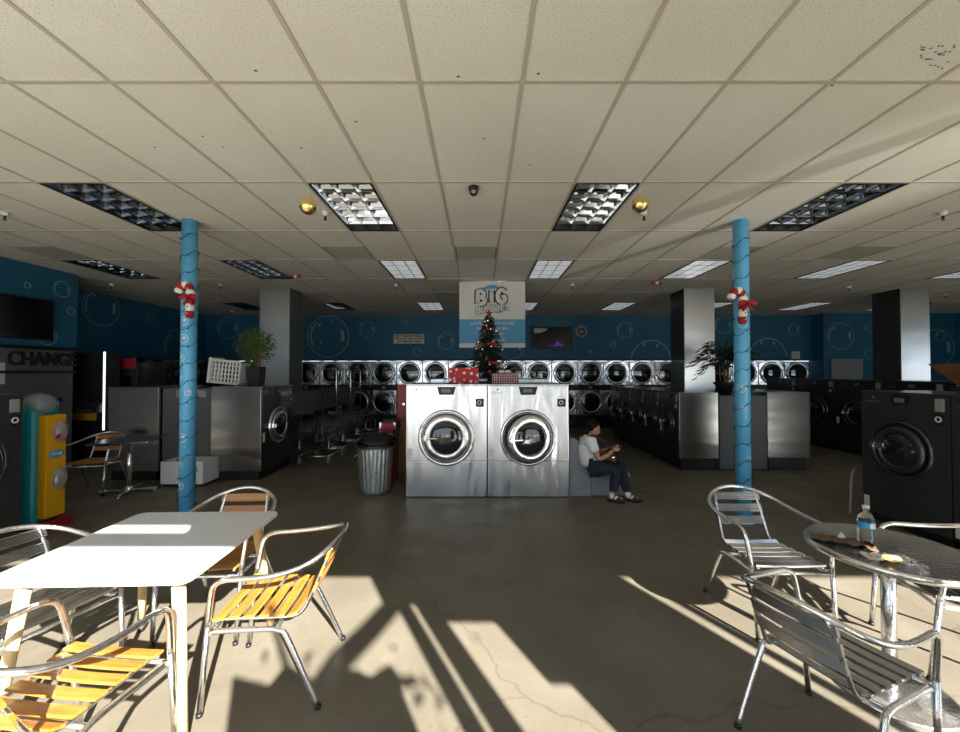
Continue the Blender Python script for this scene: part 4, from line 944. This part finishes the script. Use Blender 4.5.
# ------------------------------------------------------------------ plants
def ficus():
    t = thing('potted_ficus', 'small leafy ficus in a dark tapered pot on the washer row', 'potted plant', (-3.80, 6.62, 1.452))
    obj('pot', MB().prism([(-0.09, 0), (0.09, 0), (0.115, 0.32), (-0.115, 0.32)], 1, -0.10, 0.10), m_blk, t, recalc=True)
    mb = MB()
    for a_ in (-0.03, 0.02, 0.05): mb.tube([(a_, 0, 0.3), (a_ * 1.2, 0.01, 0.45), (a_ * 2.5, 0.0, 0.62)], 0.014, 6)
    obj('stem', mb, m_bark, t)
    lf = MB(); rnd = random.Random(2)
    for k in range(700):
        a_, b_ = rnd.uniform(0, 2 * PI), rnd.uniform(-1, 1); r = rnd.random() ** 0.45
        c = Vector((0.33 * r * math.cos(a_) * math.sqrt(1 - b_ * b_), 0.22 * r * math.sin(a_) * math.sqrt(1 - b_ * b_), 0.66 + 0.33 * r * b_))
        R = Euler((rnd.uniform(-1, 1), rnd.uniform(-1, 1), rnd.uniform(0, 6))).to_matrix()
        lf.quad(*[c + R @ Vector(p) for p in ((-0.04, 0, 0), (0, -0.013, 0.006), (0.04, 0, -0.008), (0, 0.013, 0.006))])
    tag(obj('foliage', lf, m_leaf, t), kind='stuff')
ficus()
def palm():
    t = thing('potted_palm', 'dark potted palm standing on the bulkhead in front of the steel column', 'potted plant', (4.38, 7.0, 1.272))
    obj('pot', MB().lathe([(0, 0), (0.11, 0), (0.14, 0.17), (0.17, 0.20), (0.17, 0.23), (0.14, 0.23), (0.13, 0.2), (0, 0.2)]), m_blk, t)
    mb = MB()
    for x, h in ((-0.06, 0.62), (0.0, 0.75), (0.06, 0.55), (0.02, 0.48)): mb.tube([(x, 0, 0.2), (x * 1.2, 0.01, 0.4), (x * 1.5, 0, h)], 0.012, 6)
    obj('stem', mb, m_brown, t)
    lf = MB(); rnd = random.Random(9)
    for k in range(48):
        a_ = rnd.uniform(0, 2 * PI); ln = rnd.uniform(0.40, 0.72); up = rnd.uniform(0.30, 0.95); z0 = rnd.uniform(0.40, 0.75)
        d_ = Vector((math.cos(a_), 0.6 * math.sin(a_), 0)); prev = None
        side = d_.cross(Vector((0, 0, 1))).normalized()
        for q in range(9):
            f = q / 8; c = Vector((0, 0, z0)) + d_ * ln * f + Vector((0, 0, up * f - 0.55 * f * f))
            if q:
                for s in (-1, 1):
                    tip = c + side * s * 0.15 * math.sin(PI * f * 0.9 + 0.2) + d_ * 0.10 + Vector((0, 0, -0.05))
                    lf.quad(c - d_ * 0.024, c + d_ * 0.024, tip, tip - d_ * 0.012)
                lf.quad(prev - side * 0.006, prev + side * 0.006, c + side * 0.006, c - side * 0.006)
            prev = c
    tag(obj('frond', lf, m_palm, t), kind='stuff')
palm()
# flared wooden planter on the charcoal washers
t = thing('wooden_planter', 'flared dark wooden planter on top of the charcoal washers at the right edge', 'planter', (4.62, 3.42, 1.468), 0)
mb = MB(); v1 = [(-0.10, -0.45, 0.02), (0.42, -0.45, 0.02), (0.42, 0.20, 0.02), (-0.10, 0.20, 0.02)]; v2 = [(-0.26, -0.6, 0.29), (0.6, -0.6, 0.29), (0.6, 0.38, 0.29), (-0.26, 0.38, 0.29)]
A = [mb.bm.verts.new(p) for p in v1]; B = [mb.bm.verts.new(p) for p in v2]; C = [mb.bm.verts.new((p[0] * 0.94 + .01, p[1] * 0.94, 0.29)) for p in v2]; D = [mb.bm.verts.new((p[0] * 0.9 + .02, p[1] * 0.9, 0.20)) for p in v2]
mb.bm.faces.new(A[::-1]); mb.bm.faces.new(D)
for X_, Y_ in ((A, B), (B, C), (C, D)):
    for k in range(4): mb.bm.faces.new((X_[k], X_[(k + 1) % 4], Y_[(k + 1) % 4], Y_[k]))
obj('bowl', mb, m_brown, t, recalc=True)
obj('foot', MB().box((-0.14, -0.5, 0.0), (0.46, 0.25, 0.02), 0.005), m_brown, t)

# ------------------------------------------------------------------ laundry carts and folding counter in the left aisle
t = thing('folding_counter', 'long grey counter behind the laundry carts in the left aisle', 'counter', (-3.5, 7.1, 0))
obj('apron', MB().box((0.02, 0, 0.86), (0.05, 3.7, 1.26), 0.004), m_grey, t)
obj('counter_top', MB().box((-0.33, 0, 1.26), (0.06, 3.7, 1.29), 0.004), m_grey, t)
for y in (0.05, 1.8, 3.6): obj('leg', MB().box((-0.3, y, 0), (0.03, y + 0.04, 1.26)), m_char, t)
def cart():
    t = thing('laundry_cart', 'wire laundry cart with tall hanging rack, nearest in the left aisle', 'laundry cart', (-3.05, 7.55, 0), 0, 'laundry carts in the left aisle')
    W, D = 0.27, 0.36
    fr = MB()
    for s in (-1, 1): fr.tube([(s * W, -D, 0.13), (s * W, D, 0.13)], 0.012, 8, smooth=0)
    for s in (-1, 1): fr.tube([(-W, s * D, 0.13), (W, s * D, 0.13)], 0.012, 8, smooth=0)
    for sx in (-1, 1):
        for sy in (-1, 1): fr.tube([(sx * W, sy * D, 0.13), (sx * W, sy * D, 0.42)], 0.010, 8, smooth=0)
    obj('frame', fr, m_chrome, t)
    ba = MB()
    for k in range(8):
        z = 0.40 + 0.05 * k; ba.tube([(-W, -D, z), (W, -D, z), (W, D, z), (-W, D, z)], 0.003, 4, closed=True, smooth=0)
    for k in range(9):
        x = -W + 2 * W * k / 8
        for s in (-1, 1): ba.tube([(x, s * D, 0.40), (x, s * D, 0.75)], 0.003, 4, smooth=0)
    for k in range(11):
        y = -D + 2 * D * k / 10
        for s in (-1, 1): ba.tube([(s * W, y, 0.40), (s * W, y, 0.75)], 0.003, 4, smooth=0)
        ba.tube([(-W, y, 0.40), (W, y, 0.40)], 0.003, 4, smooth=0)
    obj('basket', ba, m_alum2, t)
    obj('hanging_rack', MB().tube([(-0.14, D, 0.13), (-0.14, D, 1.70), (-0.12, D, 1.74), (0.12, D, 1.74), (0.14, D, 1.70), (0.14, D, 0.13)], 0.011, 8, smooth=0), m_chrome, t)
    for sx in (-1, 1):
        for sy in (-1, 1):
            c = obj('caster', MB().cyl((sx * W - 0.012, sy * D, 0.05), (sx * W + 0.012, sy * D, 0.05), 0.05, seg=16), m_grey2, t)
            obj('fork', MB().box((sx * W - 0.018, sy * D - 0.012, 0.05), (sx * W + 0.018, sy * D + 0.012, 0.125)), m_chrome, c)
    return t
c0 = cart()
for k in range(1, 4): dup(c0, (-3.05 - 0.02 * k, 7.55 + 0.88 * k, 0), 0.05 * (-1) ** k, f'wire laundry cart with tall rack, {ordinal(k)} one behind the nearest in the left aisle'.replace('first one', 'next one'), 'laundry carts in the left aisle')

# ------------------------------------------------------------------ seating
def slat(mb, a, b, width, thick, nrm, ribs=0, sag=0.0, n=6):
    """bar from a to b, width across (b-a) x nrm"""
    a = Vector(a); b = Vector(b); nrm = Vector(nrm).normalized(); w = (b - a).normalized().cross(nrm)
    prof = []
    if ribs:
        m = ribs * 2
        for i in range(m + 1): prof.append((-width / 2 + width * i / m, thick / 2 + (0.005 if i % 2 else 0)))
        for i in range(m, -1, -1): prof.append((-width / 2 + width * i / m, -thick / 2 - (0.005 if i % 2 else 0)))
    else:
        e = thick * 0.35
        prof = [(-width / 2, -thick / 2 + e), (-width / 2, thick / 2 - e), (-width / 2 + e, thick / 2), (width / 2 - e, thick / 2), (width / 2, thick / 2 - e), (width / 2, -thick / 2 + e), (width / 2 - e, -thick / 2), (-width / 2 + e, -thick / 2)]
    rings = []
    for i in range(n + 1):
        f = i / n; c = a + (b - a) * f - nrm * sag * math.sin(PI * f)
        rings.append([mb.bm.verts.new(c + w * p[0] + nrm * p[1]) for p in prof])
    L_ = len(prof)
    for A_, B_ in zip(rings, rings[1:]):
        for k in range(L_): mb.bm.faces.new((A_[k], A_[(k + 1) % L_], B_[(k + 1) % L_], B_[k]))
    mb.bm.faces.new(rings[0][::-1]); mb.bm.faces.new(rings[-1])
def chair(label, loc, face, wood, group):
    rz = math.atan2(-face[0], face[1])
    t = thing('slatted_armchair', label, 'chair', (loc[0], loc[1], 0), rz, group)
    tr_ = 0.0135
    arm = [(0.255, 0.245, 0.44), (0.268, 0.225, 0.58), (0.275, 0.205, 0.645), (0.28, 0.15, 0.672), (0.285, 0.05, 0.675), (0.285, -0.06, 0.682), (0.268, -0.17, 0.70), (0.225, -0.255, 0.73), (0.13, -0.318, 0.768), (0, -0.342, 0.785)]
    full = arm + [(-x, y, z) for x, y, z in arm[-2::-1]]
    obj('arm_frame', MB().tube(full, tr_, 12, smooth=3), m_alum, t)
    for s in (-1, 1):
        obj('leg', MB().tube([(s * 0.245, 0.285, 0.0), (s * 0.255, 0.245, 0.44)], tr_, 12, smooth=0), m_alum, t)
        # rear leg: comes off the front leg, runs under the seat and bends down
        obj('leg', MB().tube([(s * 0.243, 0.235, 0.405), (s * 0.235, 0.15, 0.40), (s * 0.232, -0.02, 0.395), (s * 0.232, -0.08, 0.385), (s * 0.234, -0.115, 0.355), (s * 0.245, -0.20, 0.17), (s * 0.252, -0.275, 0.0)], tr_, 12, smooth=3), m_alum, t)
        # bent side rail carrying seat and back slats
        obj('side_rail', MB().tube([(s * 0.205, 0.235, 0.425), (s * 0.20, 0.20, 0.438), (s * 0.185, 0.02, 0.425), (s * 0.178, -0.12, 0.42), (s * 0.172, -0.175, 0.445), (s * 0.168, -0.215, 0.52), (s * 0.162, -0.275, 0.66), (s * 0.15, -0.315, 0.755)], 0.0095, 8, smooth=3), m_alum, t)
        obj('foot_cap', MB().cyl((s * 0.245, 0.285, 0), (s * 0.245, 0.284, 0.018), 0.016, seg=10).cyl((s * 0.252, -0.275, 0), (s * 0.252, -0.274, 0.018), 0.016, seg=10), m_blk, t)
    obj('stretcher', MB().tube([(-0.25, 0.24, 0.40), (0.25, 0.24, 0.40)], 0.011, 10, smooth=0), m_alum, t)
    obj('stretcher', MB().tube([(-0.232, -0.06, 0.385), (0.232, -0.06, 0.385)], 0.011, 10, smooth=0), m_alum, t)
    st = MB(); ms = m_wood if wood else m_alum2; n = 6
    rail = [(0.21, 0.218, 0.448), (0.197, 0.150, 0.447), (0.192, 0.080, 0.444), (0.188, 0.008, 0.440), (0.184, -0.063, 0.436), (0.18, -0.128, 0.437)]
    for i, (x, y, z) in enumerate(rail):
        slat(st, (-x - 0.012, y, z), (x + 0.012, y, z), 0.056 if wood else 0.045, 0.012, (0, 0.06 if i < 5 else 0.4, 1), 0 if wood else 5, 0.006)
    obj('seat', st, ms, t, recalc=True)
    bk = MB(); nz = Vector((0, 0.93, 0.37))
    for (y, z) in ((-0.236, 0.560), (-0.268, 0.642), (-0.298, 0.722)):
        slat(bk, (-0.176, y, z), (0.176, y, z), 0.058, 0.012, nz, 0 if wood else 5, 0.012 if not wood else 0.008)
    obj('backrest', bk, ms, t, recalc=True)
    return t
GW = 'aluminium armchairs with orange wooden slats'; GM = 'all-aluminium slatted armchairs'
chair('orange-slatted aluminium armchair at the right side of the white table, facing it', (-1.11, 2.20), (-0.99, -0.10), True, GW)
chair('orange-slatted aluminium armchair behind the white table, facing the camera', (-1.77, 2.70), (0.06, -1.0), True, GW)
chair('orange-slatted aluminium armchair nearest the camera, tucked under the front of the white table', (-1.65, 1.53), (0.12, 1.0), True, GW)
chair('metal armchair tucked under the left side of the white table', (-2.38, 2.10), (0.93, -0.30), False, GM)
chair('orange-slatted armchair at the small cafe table by the steel washer ends', (-5.42, 5.52), (0.25, -1.0), True, GW)
chair('aluminium armchair behind the round table in front of the blue pole', (1.98, 2.74), (0.0, -1.0), False, GM)
chair('aluminium armchair seen from behind in front of the round table', (1.55, 1.745), (0.93, 0.37), False, GM).scale = (0.95, 0.95, 0.97)
chair('aluminium armchair at the right edge beyond the round table', (2.80, 2.30), (-0.95, 0.30), False, GM)

# white square table
t = thing('square_table', 'white square table with splayed pale wooden legs', 'table', (-1.77, 2.17, 0), 0.03)
oc = []
for qx, qy, a0 in ((0.40, 0.385, 0), (-0.405, 0.385, 1), (-0.405, -0.385, 2), (0.40, -0.385, 3)):
    for k in range(6): oc.append((qx + 0.05 * math.cos(PI / 2 * (a0 + k / 5)), qy + 0.05 * math.sin(PI / 2 * (a0 + k / 5))))
obj('tabletop', MB().prism(oc, 2, 0.732, 0.752), m_table, t, recalc=True)
for sx in (-1, 1):
    for sy in (-1, 1):
        lg = obj('leg', MB().cyl((sx * 0.345, sy * 0.335, 0.73), (sx * 0.415, sy * 0.395, 0.03), 0.029, 0.021, 18), m_beech, t)
        obj('foot_cap', MB().cyl((sx * 0.415, sy * 0.395, 0.031), (sx * 0.418, sy * 0.398, 0.0), 0.0215, 0.019, 14), m_blk, lg)
obj('under_frame', MB().box((-0.36, -0.345, 0.705), (0.36, -0.325, 0.731)).box((-0.36, 0.325, 0.705), (0.36, 0.345, 0.731)), m_char, t)

# round aluminium pedestal table
RT = (2.18, 2.10)
t = thing('round_table', 'round aluminium pedestal cafe table with a bottle on it', 'table', (RT[0], RT[1], 0))
obj('tabletop', MB().lathe([(0, 0.742), (0.325, 0.742), (0.335, 0.744), (0.345, 0.742), (0.349, 0.735), (0.347, 0.712), (0.341, 0.712), (0.34, 0.728), (0, 0.728)], seg=64), m_alum, t)
obj('pedestal', MB().cyl((0, 0, 0.03), (0, 0, 0.728), 0.031, seg=24).box((-0.16, -0.16, 0.70), (0.16, 0.16, 0.727), 0.004), m_alum, t)
obj('base_plate', MB().lathe([(0, 0.05), (0.05, 0.046), (0.16, 0.032), (0.245, 0.014), (0.26, 0.006), (0.255, 0.0), (0, 0.0)], seg=48), m_alum, t)
# small cafe table at the left
t = thing('cafe_table', 'small square aluminium cafe table in front of the steel washer ends', 'table', (-4.88, 5.45, 0), 0.35)
obj('tabletop', MB().box((-0.33, -0.33, 0.725), (0.33, 0.33, 0.748), 0.008), m_alum2, t)
obj('pedestal', MB().cyl((0, 0, 0.08), (0, 0, 0.725), 0.03, seg=16).box((-0.16, -0.02, 0.70), (0.16, 0.02, 0.725)), m_alum, t)
bb = MB()
for a_ in (0, PI / 2, PI, 3 * PI / 2): bb.box((0.0, -0.03, 0.03), (0.32, 0.03, 0.06), 0.006, M=RZ(a_)).cyl((0.29 * math.cos(a_), 0.29 * math.sin(a_), 0), (0.29 * math.cos(a_), 0.29 * math.sin(a_), 0.03), 0.02, seg=10)
bb.cyl((0, 0, 0.03), (0, 0, 0.10), 0.05)
obj('cross_base', bb, m_alum, t)

# bottle, wrappers
t = thing('water_bottle', 'clear plastic water bottle with blue label on the round table', 'bottle', (2.10, 2.135, 0.7425)); t.scale = (1.1, 1.1, 1.0)
obj('bottle_body', MB().lathe([(0, 0.002), (0.028, 0.0), (0.032, 0.006), (0.031, 0.03), (0.033, 0.04), (0.031, 0.055), (0.033, 0.065), (0.032, 0.08), (0.0325, 0.13), (0.030, 0.15), (0.018, 0.178), (0.0125, 0.186), (0.0125, 0.20)], seg=32), m_pet, t)
obj('label', MB().lathe([(0.0335, 0.095), (0.0335, 0.128)], seg=32), m_lblue, t)
obj('cap', MB().lathe([(0, 0.212), (0.014, 0.212), (0.0145, 0.198), (0.0, 0.198)], seg=20), m_white, t)
obj('label_panel', MB().box((-0.014, -0.0355, 0.1), (0.010, -0.0335, 0.124)), m_paper, t)
rnd = random.Random(21)
def crumple(nx, ny, w, d, amp, lift=0.0):
    mb = MB(); g = [[mb.bm.verts.new((w * (i / nx - 0.5), d * (j / ny - 0.5) * (0.8 + 0.4 * i / nx), abs(rnd.gauss(0, amp)) + 0.002 + lift * math.sin(PI * i / nx))) for j in range(ny + 1)] for i in range(nx + 1)]
    for i in range(nx):
        for j in range(ny): mb.bm.faces.new((g[i][j], g[i + 1][j], g[i + 1][j + 1], g[i][j + 1]))
    return mb
def sheet(o, th): 
    m_ = o.modifiers.new('thick', 'SOLIDIFY'); m_.thickness = th; return o
t = thing('paper_bag', 'crumpled brown paper bag lying on the round table', 'paper bag', (1.985, 2.15, 0.744), -0.55)
sheet(obj('bag', crumple(14, 7, 0.26, 0.10, 0.008, 0.010), m_kraft, t), 0.001)
obj('napkin', MB().prism([(-0.02, 0.01), (0.03, 0.01), (0.0, 0.05)], 1, 0.03, 0.035), m_paper, t, recalc=True)
t = thing('foil_wrapper', 'open silver foil wrapper with yellow food on the round table', 'wrapper', (2.045, 1.955, 0.744), -0.35)
sheet(obj('foil', crumple(16, 8, 0.22, 0.10, 0.006, 0.006), m_foil, t), 0.0006)
obj('food', MB().sphere((0.0, 0.0, 0.012), 0.03, 1.4, 0.6, 0.4), m_chip, t)
